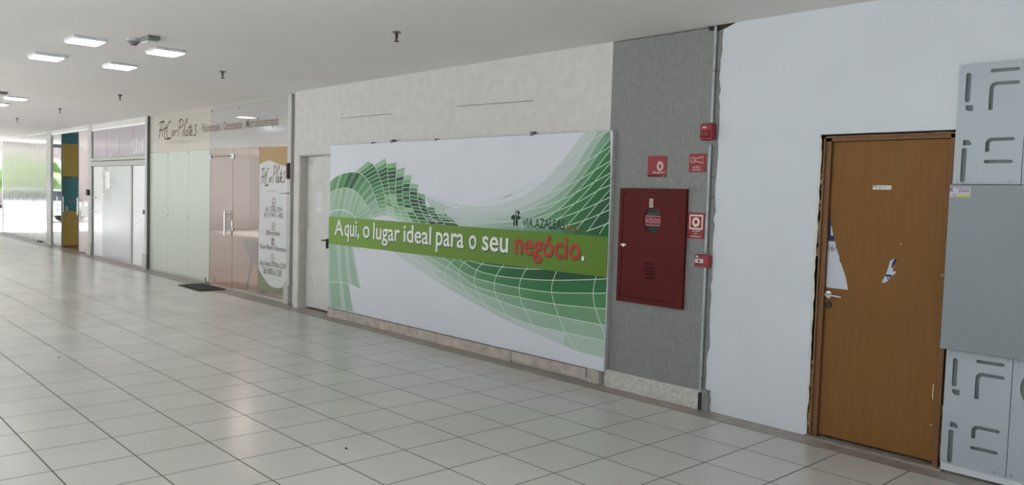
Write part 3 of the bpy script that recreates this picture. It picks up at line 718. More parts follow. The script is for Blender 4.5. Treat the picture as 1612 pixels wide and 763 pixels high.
# ragged plaster edge left of gap
rg = []; z = 0.0
while z < OZ+.01: rg.append((1.462+random.uniform(.002, .014), z)); z += .05
obj('ragged_edge', M().plate([(1.452, 0)]+rg+[(1.452, OZ+.01)], Y0-.004, Y0-.0006), M_plaster, wt)
x0, z1 = Dw(1374.5, 291.5); x1, z0 = Dw(1403.5, 298.5)
g = M().box(x0, x1, LY-.004, LY-.0005, z0, z1, (214, 214, 208)); g.text('LOJA 14', x0+.033, x1-.042, z0+.007, z1-.007, LY-.0046, (40, 44, 48), bold=.01)
g.box(x0+.003, x0+.028, LY-.0046, LY-.0042, z1-.010, z1-.005, (40, 40, 40))
obj('number_plate', g, M_print, lf, label='small white plate reading LOJA 14')
NAVY = (44, 48, 88)
def Z8(p): return Dw(1300+p[0]/6.358, 340+p[1]/6.358)
top = Dw(1305.5, 318)
edge = sm([(top[0]+.004, top[1]+.0), Z8((48, 20)), Z8((90, 240)), Z8((150, 460)), Z8((195, 600)), Z8((223, 737))], 6)
xl = LX0+.001
g = M().poly([(xl, edge[0][1])]+edge+[(xl, Z8((8, 712))[1])], LY-.0010, (196, 202, 212))
cut = [p for p in edge if p[1] > Z8((0, 245))[1]]
g.poly([(xl, edge[0][1])]+cut+[(Z8((90, 245))[0], Z8((0, 247))[1]), (xl, Z8((0, 247))[1])], LY-.0016, NAVY)
g.poly([Z8((52, 95)), Z8((60, 100)), Z8((76, 195)), Z8((50, 193))], LY-.0022, (196, 202, 212))
a, b = Z8((28, 365)), Z8((104, 300)); g.text('(61', a[0], b[0]+.002, a[1], b[1]+.004, LY-.0016, NAVY)
g.poly([Z8((133, 430)), Z8((140, 425)), Z8((158, 468)), Z8((148, 465))], LY-.0016, NAVY)
g.poly([Z8((114, 358)), Z8((120, 362)), Z8((122, 372)), Z8((117, 370))], LY-.0016, NAVY)
obj('torn_poster', g, M_print, lf, label='torn remnant of a white and navy poster reading (61')
g = M().poly([Z8(p) for p in [(568, 668), (562, 655), (600, 590), (640, 470), (640, 455), (655, 445), (690, 418), (716, 440), (690, 480), (668, 545), (690, 560), (700, 545), (706, 560), (685, 582), (665, 600), (625, 645), (590, 665)]], LY-.0010, (196, 202, 212))
g.poly([Z8(p) for p in [(690, 418), (716, 440), (690, 480), (670, 520), (655, 515), (665, 465)]], LY-.0016, NAVY)
g.poly([Z8(p) for p in [(600, 582), (668, 588), (625, 643), (605, 610), (590, 605)]], LY-.0016, NAVY)
g.ribbon([Z8(p) for p in sm([(597, 600), (612, 620), (600, 650), (575, 660)], 5)], .008, LY-.0022, (196, 202, 212))
g.ribbon([Z8(p) for p in [(628, 602), (632, 628)]], .006, LY-.0022, (196, 202, 212))
obj('torn_poster', g, M_print, lf, label='small torn scrap of a white and navy poster')
hx, hz = Dw(1305, 463)
hd = M().cyl((hx, LY, hz), (hx, LY-.008, hz), .024).tube([(hx, LY-.005, hz), (hx, LY-.05, hz), (hx+.115, LY-.052, hz-.006)], .009)
obj('door_handle', hd, M_chrome, lf, label='chrome lever handle')
obj('lock', M().cyl((hx, LY, hz-.073), (hx, LY-.009, hz-.073), .025).box(hx-.003, hx+.003, LY-.011, LY-.009, hz-.09, hz-.065), M_dark, lf, label='round dark lock rosette')
g = M()
for (u, v, r) in ((1418, 384, .004), (1484, 433, .006), (1466, 668, .004), (1348, 520, .003)):
    x, z = Dw(u, v); g.ell(x, z, r, r*1.4, LY-.001, (214, 190, 150), 8)
x, z = Dw(1469, 617); g.ribbon([(x, z+.05), (x-.002, z), (x, z-.045)], .006, LY-.001, (220, 200, 160))
obj('chip_mark', g, M_print, lf)
g = M(); x, z = W(1483, 208.5, .198); g.box(x-.03, x+.03, .1985, .1995, z-.004, z+.004, (196, 188, 176))
obj('paint_smear', g, M_print, wt)
struct('trim_7', M().box(OX0+.0, OX1+.02, Y0-.05, .36, .001, .012), M_stone_strip, 'grey stone threshold below the wooden door', 'threshold')

# ------------------------------------------------------------------ slotted metal plates and the grey cover
def slot_shapes(kind, X, Z, Wd, Hh):
    """X,Z top-left; u right, v down in fractions"""
    def q(u, v): return (X+u*Wd, Z-v*Hh)
    def arc(cu, cv, ru, rv, a0, a1, n=7): return [q(cu+ru*math.cos(math.radians(a0+(a1-a0)*i/n)), cv+rv*math.sin(math.radians(a0+(a1-a0)*i/n))) for i in range(n+1)]
    k = Wd/Hh
    def vs(u, v0, v1, r=.040): return arc(u, v0+r*k, r, r*k, 180, 360)+arc(u, v1-r*k, r, r*k, 0, 180)
    def hs(u0, u1, v, rv=.0125): ru = rv/k; return arc(u0+ru, v, ru, rv, 90, 270)+arc(u1-ru, v, ru, rv, 270, 450)
    def ell_(u0, u1, v, v1, rv=.0125, wu=.05):
        R = .10; ru = rv/k
        return arc(u0+R, v-rv+R*k, R, R*k, 180, 270)+arc(u1-ru, v, ru, rv, 270, 450)+arc(u0+wu+.05, v+rv+.05*k, .05, .05*k, 270, 180)+[q(u0+wu, v1), q(u0, v1)]
    def nubL(u0, u1, v0, v1): R = .06; return [q(u0, v0), q(u1, v0), q(u1, v1)]+arc(u0+R, v1-R*k, R, R*k, 90, 180)
    def nubR(u0, u1, v0, v1): R = .08; return [q(u1, v1), q(u0, v1), q(u0, v0)]+arc(u1-R, v0+R*k, R, R*k, 270, 360)
    if kind == 'slots':
        return [vs(.150, .07, .315), nubL(.125, .245, .340, .388), hs(.47, .89, .068, .0145), ell_(.47, .90, .175, .388, .0145, .065),
                nubR(.125, .250, .628, .673), vs(.150, .695, .985), ell_(.46, .88, .630, .730, .0145, .065), hs(.455, .87, .812, .0145)]
    return [[q(.44+.33*math.cos(2*math.pi*i/40), .23+.33*k*1.0*math.sin(2*math.pi*i/40)) for i in range(40)]]
def slotted(x0, x1, z0, z1, yf, kind, label, x0t=0.):
    t = thing('slotted_plate', ((x0+x1)/2, yf+.02, z0), label, 'metal plate', 'white slotted metal plates by the wooden door')
    o = [(x0, z0), (x1, z0), (x1, z1), (x0, z1)]
    obj('sheet', M().plate(o, yf, yf+.006, holes=slot_shapes(kind, x0, z1, x1-x0, z1-z0)), M_panel, t)
    obj('backing', M().bevbox(x0+.004, x1-.004, yf+.024, Y0-.001, z0+.004, z1-.004, .002, 1), M_back, t, label='grey-green sheet behind the slots')
    obj('side_rim', M().box(x0, x0+.003, yf+.006, Y0-.002, z0, z1).box(x1-.003, x1, yf+.006, Y0-.002, z0, z1).box(x0, x1, yf+.006, Y0-.002, z1-.003, z1).box(x0, x1, yf+.006, Y0-.002, z0, z0+.003), M_panel, t)
    for (a, b) in ((.07, .02), (.93, .02), (.07, .975), (.84, .975)):
        x, z = x0+a*(x1-x0), z1-b*(z1-z0); obj('screw', M().cyl((x, yf, z), (x, yf-.003, z), .006, n=10), M_steel, t)
    return t
PY = .150
slotted(2.348, 2.715, 1.797, 2.522, PY, 'slots', 'upper white slotted plate above the grey cover beside the wooden door')
slotted(2.372, 2.735, .060, .775, PY, 'slots', 'lower white slotted plate below the grey cover beside the wooden door')
slotted(2.719, 3.10, 1.797, 2.522, PY, 'circle', 'white plate with a round cutout, upper right of the grey cover')
slotted(2.739, 3.12, .060, .775, PY, 'circle', 'white plate with a round cutout, lower right under the grey cover')
struct('baseboard_right', M().box(2.372, 8, PY+.012, Y0-.001, 0.013, .059), M_white, 'white plinth under the slotted plates', 'baseboard')
t = thing('meter_cover', (2.8, .15, .78), 'large plain grey metal cover between the slotted plates', 'metal cover')
GX0, GY = 2.347, .105
obj('cover', M().bevbox(GX0, 3.35, GY, Y0-.001, .779, 1.793, .004, 2), M_grey, t)
def S1(p): return W(1490+p[0]/31.8, 288+p[1]/31.8, GY)
a, b = S1((88, 185)), S1((1185, 760))
a = (max(a[0], GX0+.005), a[1])
g = M().box(a[0], b[0], GY-.0012, GY-.0004, S1((0, 680))[1], a[1], (196, 194, 208)); yy = GY-.0018
g.ribbon([S1(p) for p in sm([(345, 235), (250, 250), (160, 290), (160, 350), (250, 385), (345, 400)], 5)], .0045, yy, (20, 20, 48))
g.ribbon([S1(p) for p in sm([(225, 270), (290, 300), (290, 345), (225, 365)], 5)], .003, yy, (20, 20, 48))
x0_, z_ = S1((520, 300)); x1_, z2_ = S1((1160, 225)); g.text('SUA MEGA VELOZ', x0_, x1_, z_, z2_-.001, yy, (120, 40, 60), bold=.02)
for (p, q_, c) in (((650, 375), (1150, 355), (150, 70, 100)), ((585, 440), (1150, 415), (90, 84, 116))):
    A_, B_ = S1(p), S1(q_); g.box(A_[0], B_[0], yy, yy+.0004, A_[1], B_[1], c)
A_, B_ = S1((510, 640)), S1((1180, 560)); g.box(A_[0], B_[0], yy, yy+.0004, S1((0, 690))[1], B_[1], (196, 204, 110))
A_, B_ = S1((310, 600)), S1((480, 575)); g.box(A_[0], B_[0], yy, yy+.0004, A_[1], B_[1], (40, 70, 70))
obj('sticker', g, M_print, t, label='small white sticker with dark arc mark and yellow strip')

# ------------------------------------------------------------------ shop fronts
def glass(parent, name, x0, x1, z0, z1, m_, y=YG, th=.010, label=None):
    return obj(name, M().box(x0+.003, x1-.003, y, y+th, z0, z1), m_, parent, label=label)
# --- pilates studio
ft = thing('shop_front', (-9.4, YG, 0), 'frosted glass pilates studio front with tinted door and grey band on top', 'shop front')
BZ = 2.29
glass(ft, 'fascia_panel', -12.28, -9.36, BZ, H-.015, G_beige, label='beige frosted fascia glass')
glass(ft, 'fascia_panel', -9.36, -6.55, BZ, H-.015, G_greyf, label='grey frosted fascia glass')
for a, b in ((-12.28, -11.31), (-11.31, -10.32), (-10.32, -9.37)):
    glass(ft, 'window_panel', a, b, .03, BZ-.004, G_green, label='pale green frosted glass panel')
dg = obj('glass_door', M().box(-9.355, -8.455, YG, YG+.010, .02, BZ-.008), G_pink, ft, label='pink tinted glass door leaf')
glass(ft, 'side_panel', -8.445, -7.505, .03, BZ-.004, G_pink, label='pink tinted side glass')
glass(ft, 'side_panel', -7.50, -6.55, .03, BZ-.004, G_clear)
obj('seal', M().box(-8.4535, -8.4465, YG+.001, YG+.009, .03, BZ), M_gplast, ft)
obj('seal', M().box(-9.364, -9.357, YG+.001, YG+.009, .03, H-.02), M_gplast, ft)
for x in (-11.31, -10.32): obj('seal', M().box(x-.003, x+.003, YG+.001, YG+.009, .03, BZ), M_gplast, ft)
obj('bottom_rail', M().box(-12.3, -9.37, YG-.01, YG+.02, 0.002, .028).box(-8.44, -6.55, YG-.01, YG+.02, 0.002, .028), M_alu, ft)
obj('top_rail', M().box(-12.3, -6.5, YG-.008, YG+.02, H-.014, H-.002), M_jambw, ft)
for x in (-9.36, -8.45):
    obj('hinge_patch', M().bevbox(x-.085, x+.055, YG-.014, YG+.024, 2.115, 2.205, .006, 2), M_chrome, ft, label='chrome glass clamp')
obj('overhead_bar', M().cyl((-9.3, YG-.02, 2.165), (-8.5, YG-.02, 2.165), .009), M_steel, ft)
for x, z in ((-11.31, BZ-.03), (-10.32, BZ-.03), (-9.30, 2.93), (-8.25, 2.93), (-7.5, BZ-.03), (-7.5, 1.15), (-11.31, 1.1), (-10.32, 1.1)):
    obj('fixing_stud', M().cyl((x, YG-.006, z), (x, YG, z), .012, n=12), M_dark, ft)
hx = -8.60
hb = M().cyl((hx, YG-.06, .87), (hx, YG-.06, 1.285), .017).cyl((hx, YG-.06, .94), (hx, YG-.001, .94), .008).cyl((hx, YG-.06, 1.22), (hx, YG-.001, 1.22), .008)
hb.cyl((hx, YG+.06, .87), (hx, YG+.06, 1.285), .017).cyl((hx, YG+.06, .94), (hx, YG+.011, .94), .008).cyl((hx, YG+.06, 1.22), (hx, YG+.011, 1.22), .008)
obj('door_handle', hb, M_chrome, dg, label='chrome vertical pull handle')
obj('lock', M().bevbox(-8.50, -8.44, YG-.012, YG+.022, 1.02, 1.13, .006, 2).ball((-8.42, YG-.016, .985), .04, (1, .35, .8)), M_chrome, dg, label='chrome lock with a pale knob')
obj('door_stop', M().tube([(-9.30, YG-.005, .02), (-9.30, YG-.07, .03), (-9.30, YG-.09, .10), (-9.36, YG-.06, .11)], .008), M_dark, ft, label='bent black wire stop')
# writing on the fascia
BR = (104, 88, 76)
TY = YG-.0012
strokes = [
 [(158, 170), (142, 178), (130, 215), (108, 318)], [(112, 190), (130, 174), (158, 170)], [(112, 247), (142, 240)],
 [(152, 235), (140, 268), (142, 300)], [(157, 200), (153, 212)],
 [(176, 198), (163, 260), (158, 300), (164, 312)], [(154, 232), (182, 222)],
 [(216, 172), (198, 176), (184, 215), (178, 262), (182, 300), (196, 316), (216, 308)], [(158, 316), (180, 320), (206, 318)],
 [(236, 248), (226, 262), (222, 286), (230, 292), (238, 270), (236, 248)],
 [(250, 250), (246, 292)], [(248, 262), (256, 248), (266, 250)],
 [(296, 162), (286, 210), (272, 300)], [(280, 172), (296, 152), (314, 158), (318, 184), (306, 214), (286, 226)],
 [(322, 238), (314, 280), (318, 296)], [(328, 200), (325, 210)],
 [(348, 190), (356, 160), (350, 150), (340, 170), (330, 240), (328, 290), (334, 296)],
 [(356, 244), (344, 250), (340, 280), (348, 288), (358, 262)], [(360, 244), (356, 282), (362, 294)],
 [(384, 186), (376, 236), (370, 278), (376, 290)], [(362, 222), (394, 214)],
 [(380, 264), (394, 256), (394, 240), (384, 246), (378, 270), (384, 288), (398, 278)],
 [(436, 212), (434, 200), (424, 206), (420, 226), (430, 250), (426, 280), (412, 290), (406, 278)]]
def logo(target, f, wd, y, c):
    for s_ in strokes: target.ribbon([f(q) for q in sm(s_, 5)], wd, y, c)
def Fq(p): return W(230+p[0]/5.45, 160+p[1]/5.45, YG)
fl = M(); logo(fl, Fq, .030, TY, BR)
a, b = W(262, 228, YG), W(297, 222, YG)
fl.text('F I S I O T E R A P I A', a[0], b[0], 2.425, 2.49, TY, (150, 140, 130), bold=.0)
a, b = W(318.5, 206, YG), W(438.5, 196, YG)
za = W(319, 206.5, YG)[1]
fl.text('Fisioterapia . Osteopatia . Microfisioterapia', a[0], b[0], 2.545, 2.735, TY, (116, 96, 82), bold=.014)
obj('fascia_lettering', fl, M_print, ft, label='brown FitCorPilates script and service names')
# poster
pp = M(); PX0, PX1, PZ0, PZ1 = -7.49, -6.60, .10, BZ-.012; PYY = YG-.0014
pp.box(PX0, PX1, PYY, YG-.0004, PZ0, PZ1, (214, 215, 214))
tanc = (176, 148, 98); grn = (138, 142, 118)
wave = sm([(PX0, PZ1-.26), (PX0+.3, PZ1-.20), (PX0+.6, PZ1-.26), (PX1, PZ1-.30)], 6)
pp.poly([(PX0, PZ1), (PX1, PZ1)]+wave[::-1], PYY-.0006, tanc)
wave = sm([(PX0, PZ0+.32), (PX0+.35, PZ0+.12), (PX0+.62, PZ0+.09), (PX1-.08, PZ0+.13), (PX1, PZ0+.22)], 6)
pp.poly([(PX0, PZ0), (PX1, PZ0)]+wave[::-1], PYY-.0006, grn)
YP = PYY-.0012
xa, xb = -7.43, -6.66
def Gq(p): return (xa+(p[0]-108)/(436-108)*(xb-xa), 1.70+(320-p[1])/(320-148)*(.30))
logo(pp, Gq, .017, YP, BR)
pp.text('F I S I O T E R A P I A', xa+.19, xb-.22, 1.60, 1.632, YP, (150, 140, 130))
T = (98, 84, 76); mid = -7.03
def G7(p): return W(405+p[0]/5.652, 305+p[1]/5.652, YG)
rows7 = [('(61) 3542-7591', (74, 162), (222, 128)), ('(61) 9 9411-1402', (62, 212), (232, 180)), ('@fitcorpilates', (82, 368), (204, 335)),
         ('Fitcor Pilates e Fisioterapia', (28, 512), (257, 462)), ('Seg a Sexta: 07:00 \u00e0s 22:00', (24, 655), (254, 612)), ('S\u00e1b: 08:00 \u00e0s 12:00', (55, 712), (217, 672))]
for s_, p, q_ in rows7:
    a, b = G7(p), G7(q_); zc = G7(((p[0]+q_[0])/2, (p[1]+q_[1])/2))[1]; hh = .050 if 'itcor' not in s_ else .046
    pp.text(s_, a[0], b[0], zc-hh, zc+hh, YP, T, bold=.012)
x, z = G7((148, 75)); pp.ring(x, z, .050, .060, .012, YP, T, 20).ribbon([(x-.02, z+.02), (x-.01, z-.01), (x+.02, z-.025)], .02, YP, T).ribbon([(x-.045, z-.03), (x-.055, z-.075), (x-.015, z-.055)], .012, YP, T)
x, z = G7((144, 292)); pp.ribbon([(x-.045, z-.055), (x+.045, z-.055), (x+.045, z+.055), (x-.045, z+.055), (x-.045, z-.055)], .011, YP, T).ring(x, z, .022, .026, .010, YP, T, 16).ell(x+.03, z+.038, .006, .006, YP, T, 8)
x, z = G7((141, 428)); pp.box(x-.045, x+.045, YP-.0002, YP, z-.055, z+.055, (116, 96, 84)).ribbon([(x+.035, z+.035), (x+.012, z+.03), (x+.010, z-.055)], .014, YP-.0008, (220, 220, 218)).ribbon([(x-.012, z), (x+.032, z)], .014, YP-.0008, (220, 220, 218))
x, z = G7((138, 572)); pp.ring(x, z, .052, .062, .011, YP, T, 22).ribbon([(x, z+.035), (x, z), (x+.015, z-.02)], .009, YP, T)
obj('poster', pp, M_print, ft, label='white poster with logo, phone numbers and opening hours')
struct('trim_8', M().box(-12.42, -12.30, YG-.05, YG+.15, 0, H).box(-12.46, -12.425, YG-.03, YG+.1, 0, H), M_post, 'grey worn post left of the pilates studio', 'post')
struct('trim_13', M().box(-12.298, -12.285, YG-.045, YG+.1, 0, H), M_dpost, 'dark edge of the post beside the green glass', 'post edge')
struct('trim_9', M().box(-6.545, -6.445, YG-.03, YG+.12, 0, H), M_post, 'grey post right of the pilates studio poster', 'post')
struct('trim_10', M().box(-12.50, -12.28, YG-.075, YG-.052, 0, .30).box(-6.58, -6.44, YG-.05, YG-.032, 0, .27), M_granite_base, 'pale stone foot blocks at the studio posts', 'post foot')
t = thing('wall_switch', (-6.49, YG-.05, 1.85), 'small dark wall box on the post beside the poster', 'wall box')
obj('box', M().bevbox(-6.52, -6.455, YG-.058, YG-.031, 1.80, 2.03, .006, 2), M_dark, t)
obj('lid', M().bevbox(-6.512, -6.463, YG-.064, YG-.059, 1.82, 2.01, .002, 1), M_red, t, label='dark red face')
t = thing('wall_hook', (-6.52, YG-.05, 1.60), 'thin metal hook sticking out of the post below the dark wall box', 'hook')
obj('plate', M().box(-6.51, -6.47, YG-.036, YG-.031, 1.575, 1.615), M_steel, t)
obj('arm', M().tube([(-6.49, YG-.036, 1.595), (-6.49, YG-.10, 1.595), (-6.60, YG-.11, 1.59)], .006), M_steel, t)
# chair inside
def chair(x, y, rz):
    t = thing('armchair', (x, y, 0), 'grey woven plastic armchair behind the pink tinted glass', 'chair')
    o0 = Vector((x, y, 0))
    def B(m_, nm, mt=M_fabric):
        m_.v = [tuple(o0+Matrix.Rotation(rz, 3, 'Z') @ Vector(v)) for v in m_.v]; return obj(nm, m_, mt, t)
    B(M().bevbox(-.25, .25, -.22, .26, .41, .445, .015, 3), 'seat')
    bk = M()
    nx, nz = 10, 8; vs = []
    for j in range(nz+1):
        for i in range(nx+1):
            u = i/nx*2-1; v = j/nz; vs.append((u*(.235+.035*v), -.22-.13*v-.03*(1-u*u)*1.0, .455+.385*v-.02*u*u*v))
    fs = [(j*(nx+1)+i, j*(nx+1)+i+1, (j+1)*(nx+1)+i+1, (j+1)*(nx+1)+i) for j in range(nz) for i in range(nx)]
    off = len(vs); vs2 = [(a, b-.02, c) for a, b, c in vs]
    bk.add(vs+vs2, fs+[tuple(off+k for k in f[::-1]) for f in fs])
    rim = [i for i in range(nx+1)]+[j*(nx+1)+nx for j in range(1, nz+1)]+[nz*(nx+1)+i for i in range(nx-1, -1, -1)]+[j*(nx+1) for j in range(nz-1, 0, -1)]
    bk.add(vs+vs2, [(rim[k], rim[(k+1) % len(rim)], off+rim[(k+1) % len(rim)], off+rim[k]) for k in range(len(rim))])
    B(bk, 'backrest')
    for s_ in (-1, 1):
        B(M().tube([(s_*.25, -.30, .0), (s_*.245, -.22, .42), (s_*.25, -.245, .55)], .020), 'leg')
        B(M().tube([(s_*.26, .27, .0), (s_*.25, .24, .42), (s_*.265, .20, .63)], .020), 'leg')
        B(M().bevbox(s_*.265-.025, s_*.265+.025, -.27, .24, .635, .66, .01, 2), 'armrest')
    return t
chair(-8.07, .80, math.radians(3))
# mat
obj_m = tag(obj('door_mat', M().bevbox(-9.38, -8.45, -.215, .205, .003, .018, .005, 2), M_rubber), 'black rubber doormat in front of the tinted glass door', 'doormat')

# --- shop with blinds (STAR)
st = thing('shop_front', (-14.4, YG, 0), 'white shop front with blinds and mauve transom reading STAR', 'shop front')
TZ = 2.175
xs = (-16.02, -15.05, -14.13, -13.28, -12.47)
for k, (a, b) in enumerate(zip(xs, xs[1:])): glass(st, 'transom_panel', a+.0, b, TZ+.075, 2.86, G_purple, label='mauve film panel')
for k, x in enumerate(xs[1:-1]): obj('seal', M().box(x-.003, x+.003, YG-.001, YG+.011, TZ+.07, 2.87), M_gplast, st)
obj('top_rail', M().box(-16.05, -12.45, YG-.02, YG+.04, 2.86, 2.90), M_blind, st)
obj('crossbar', M().bevbox(-16.05, -12.45, YG-.03, YG+.05, TZ, TZ+.07, .004, 1), M_alu, st)
obj('crossbar', M().bevbox(-16.05, -12.45, YG-.045, YG+.05, TZ-.12, TZ-.012, .004, 1), M_alu, st)
dl = obj('door_leaf', M().box(-15.98, -15.30, YG, YG+.012, .03, TZ-.125), G_whitef, st, label='white frosted sliding leaf')
md = obj('door_leaf', M().box(-15.29, -13.40, YG, YG+.012, .03, TZ-.125), G_blindgl, st, label='clear leaf over horizontal blinds')
obj('door_leaf', M().box(-13.28, -12.50, YG+.0, YG+.012, .03, TZ-.125), G_whitef, st, label='white frosted right leaf')
obj('stile', M().box(-13.385, -13.30, YG-.015, YG+.03, .02, TZ-.125), M_alu, st)
obj('bottom_rail', M().box(-16.02, -12.48, YG-.012, YG+.03, .002, .03), M_alu, st)
hb = M().cyl((-15.72, YG-.06, 1.0), (-15.72, YG-.06, 1.36), .006)
for z in (1.03, 1.34): hb.cyl((-15.98, YG-.03, z), (-15.66, YG-.03, z), .010)
obj('door_handle', hb, M_chrome, dl, label='two short chrome rungs')
obj('door_handle', M().cyl((-12.60, YG-.025, 1.12), (-12.60, YG-.002, 1.12), .045, n=18), M_gplast, st, label='round grey pull')
bl = thing('window_blind', (-14.35, YG+.09, .05), 'white horizontal slat blind behind the glass of the STAR shop', 'blind')
bs = M()
for k in range(42):
    z = .08+k*.047; bs.add([(-15.28, YG+.085, z), (-13.41, YG+.085, z), (-13.41, YG+.103, z+.039), (-15.28, YG+.103, z+.039), (-15.28, YG+.086, z-.001), (-13.41, YG+.086, z-.001), (-13.41, YG+.104, z+.038), (-15.28, YG+.104, z+.038)], [(0, 1, 2, 3), (7, 6, 5, 4), (0, 4, 5, 1), (2, 6, 7, 3)])
obj('slats', bs, M_blind, bl)
obj('head_rail', M().box(-15.28, -13.41, YG+.08, YG+.12, 2.04, 2.08), M_blind, bl)
sg = M(); yy = YG-.0014
sx_, sz_ = -14.95, 1.72
random.seed(9)
for k in range(9):
    a = math.radians(20+k*40); r0, r1 = .16, .52+.12*math.sin(k*2.1)
    sg.ribbon([(sx_+r0*math.cos(a)*1.1, sz_+r0*math.sin(a)), (sx_+r1*math.cos(a+.08)*.9, sz_+r1*math.sin(a+.08)*1.1)], .035, yy, (206, 206, 206))
sg.box(sx_-.16, sx_+.16, yy-.0008, yy-.0003, sz_-.16, sz_+.22, (246, 247, 248))
sg.box(sx_+.28, sx_+.36, yy-.0008, yy-.0003, sz_-.02, sz_+.06, (200, 200, 202)).box(sx_+.55, sx_+.63, yy-.0008, yy-.0003, sz_-.04, sz_+.05, (200, 200, 202))
obj('window_sticker', sg, M_print, md, label='white paper over a faded grey star-shaped sticker')
cr = M(); c_ = (246, 247, 250)
for q in ([(-12.55, 1.12), (-12.8, 1.10), (-13.2, 1.14)], [(-12.6, 1.05), (-12.9, .93), (-13.2, .78)], [(-12.7, 1.2), (-12.95, 1.35), (-13.18, 1.60)], [(-13.0, .75), (-12.85, .40)], [(-13.2, 1.5), (-13.0, 1.38)]):
    cr.ribbon(q, .018, YG-.0014, c_)
obj('tape_strip', cr, M_print, st, label='white tape strips over a crack')
sl = M(); a = W(208.5, 245, YG); b = W(227, 228, YG)
XS, XE, ZS, ZE = -13.30, -12.60, 2.30, 2.56; wl = (XE-XS)/4; SW = (240, 240, 244)
def q4(i, u, v): return (XS+(i+u*.72)*wl, ZS+v*(ZE-ZS))
sl.ribbon([q4(0, *p) for p in sm([(.9, .85), (.5, 1), (.1, .8), (.3, .55), (.8, .4), (.9, .15), (.5, 0), (.1, .15)], 5)], .032, TY, SW)
sl.ribbon([q4(1, 0, 1), q4(1, 1, 1)], .032, TY, SW).ribbon([q4(1, .5, 1), q4(1, .5, 0)], .036, TY, SW)
sl.ribbon([q4(2, 0, 0), q4(2, .5, 1), q4(2, 1, 0)], .032, TY, SW)
sl.ribbon([q4(3, .1, 0), q4(3, .1, 1), q4(3, .7, 1), q4(3, .9, .75), q4(3, .7, .5), q4(3, .1, .5)], .032, TY, SW).ribbon([q4(3, .5, .5), q4(3, 1, 0)], .032, TY, SW)
obj('lettering', sl, M_print, st, label='white STAR letters')
struct('trim_11', M().box(-16.32, -16.06, YG-.03, YG+.14, 0, H-.01), M_post, 'silver grey post between the open shop and the blinds', 'post')
struct('trim_14', M().box(-16.34, -16.04, YG-.06, YG-.031, 0, .28), M_granite_base, 'pale stone foot of the silver grey post', 'post foot')
t = thing('card_reader', (-16.22, YG-.05, 1.43), 'small black reader box on the silver grey post', 'card reader')
obj('body', M().bevbox(-16.33, -16.17, YG-.085, YG-.031, 1.385, 1.52, .012, 2), M_dark, t)
obj('faceplate', M().bevbox(-16.31, -16.19, YG-.089, YG-.0855, 1.40, 1.50, .002, 1), M_gplast, t)

# --- open shop with yellow cupboards
op = thing('shop_front', (-18, YG, 0), 'open glass shop entrance with teal room and yellow cupboards behind', 'shop front')
obj('top_rail', M().bevbox(-19.64, -16.34, YG-.02, YG+.03, 2.90, 2.953, .004, 1), M_blind, op)
gd = obj('glass_door', M().box(-19.55, -18.78, YG, YG+.012, .02, 2.895), film('outdoor_reflecting_glass', (225, 232, 232), .18, (225, 238, 236), .015, .55), op, label='clear reflecting glass door leaf')
obj('door_edge', M().box(-18.775, -18.70, YG-.002, YG+.014, .02, 2.895), M_dpost, op, label='dark glass edge')
pd = obj('glass_door', M().box(-17.15, -16.36, YG, YG+.012, .02, 2.895), G_rose, op, label='rose white filmed glass leaf')
obj('door_edge', M().box(-17.20, -17.155, YG-.002, YG+.014, .02, 2.895), M_alu, op)
def pull(x, parent):
    m_ = M()
    for s_ in (-1, 1): m_.cyl((x-.0, YG+.006+s_*.07, .90), (x, YG+.006+s_*.07, 1.31), .014)
    for z in (.97, 1.24): m_.cyl((x, YG-.064, z), (x, YG+.076, z), .008)
    obj('door_handle', m_, M_chrome, parent, label='chrome vertical pull handle')
pull(-18.90, gd); pull(-17.05, pd)
obj('pale_band', M().box(-17.0, -16.42, YG-.0014, YG-.0004, .88, 1.12, (244, 242, 244)), M_print, pd)
fg = M()
fg.ribbon(sm([(-16.72, 2.72), (-16.66, 2.60), (-16.74, 2.52), (-16.60, 2.45), (-16.45, 2.44)], 5), .04, YG-.0014, (244, 240, 240))
obj('door_print', fg, M_print, pd, label='curly white mark')
struct('trim_12', M().box(-20.12, -19.68, YG-.03, YG+.14, 0, H-.01), M_post, 'grey post left of the open shop', 'post')
def cupboard(z0, z1, label, y1=.80):
    t = thing('cupboard', (-19.5, .6, z0), label, 'cupboard')
    obj('body', M().bevbox(-19.93, -19.22, .46, y1, z0, z1, .004, 1), M_yellow, t)
    obj('door', M().bevbox(-19.216, -19.198, .463, y1-.003, z0+.004, z1-.004, .003, 1), M_yellow, t)
    return t
t = cupboard(.012, .93, 'yellow floor cupboard inside the open shop')
cupboard(1.82, 2.69, 'yellow wall cupboard hung on the teal wall of the open shop')
t = thing('bottle', (-19.5, .6, .931), 'small pale bottle standing on the yellow floor cupboard', 'bottle')
obj('body', M().cyl((-19.3, .56, .931), (-19.3, .56, 1.03), .035).cyl((-19.3, .56, 1.03), (-19.3, .56, 1.06), .035, .014), M_plast, t)
obj('cap', M().cyl((-19.3, .56, 1.061), (-19.3, .56, 1.085), .016), M_gplast, t)
t = thing('wall_socket', (-19.94, 1.5, 1.2), 'dark double socket on the teal wall above the floor cupboard', 'socket')
obj('plate', M().bevbox(-19.949, -19.935, .80, .87, 1.12, 1.26, .004, 1), M_plast, t); obj('insert', M().box(-19.934, -19.930, .815, .855, 1.14, 1.18).box(-19.934, -19.930, .815, .855, 1.20, 1.24), M_dark, t)

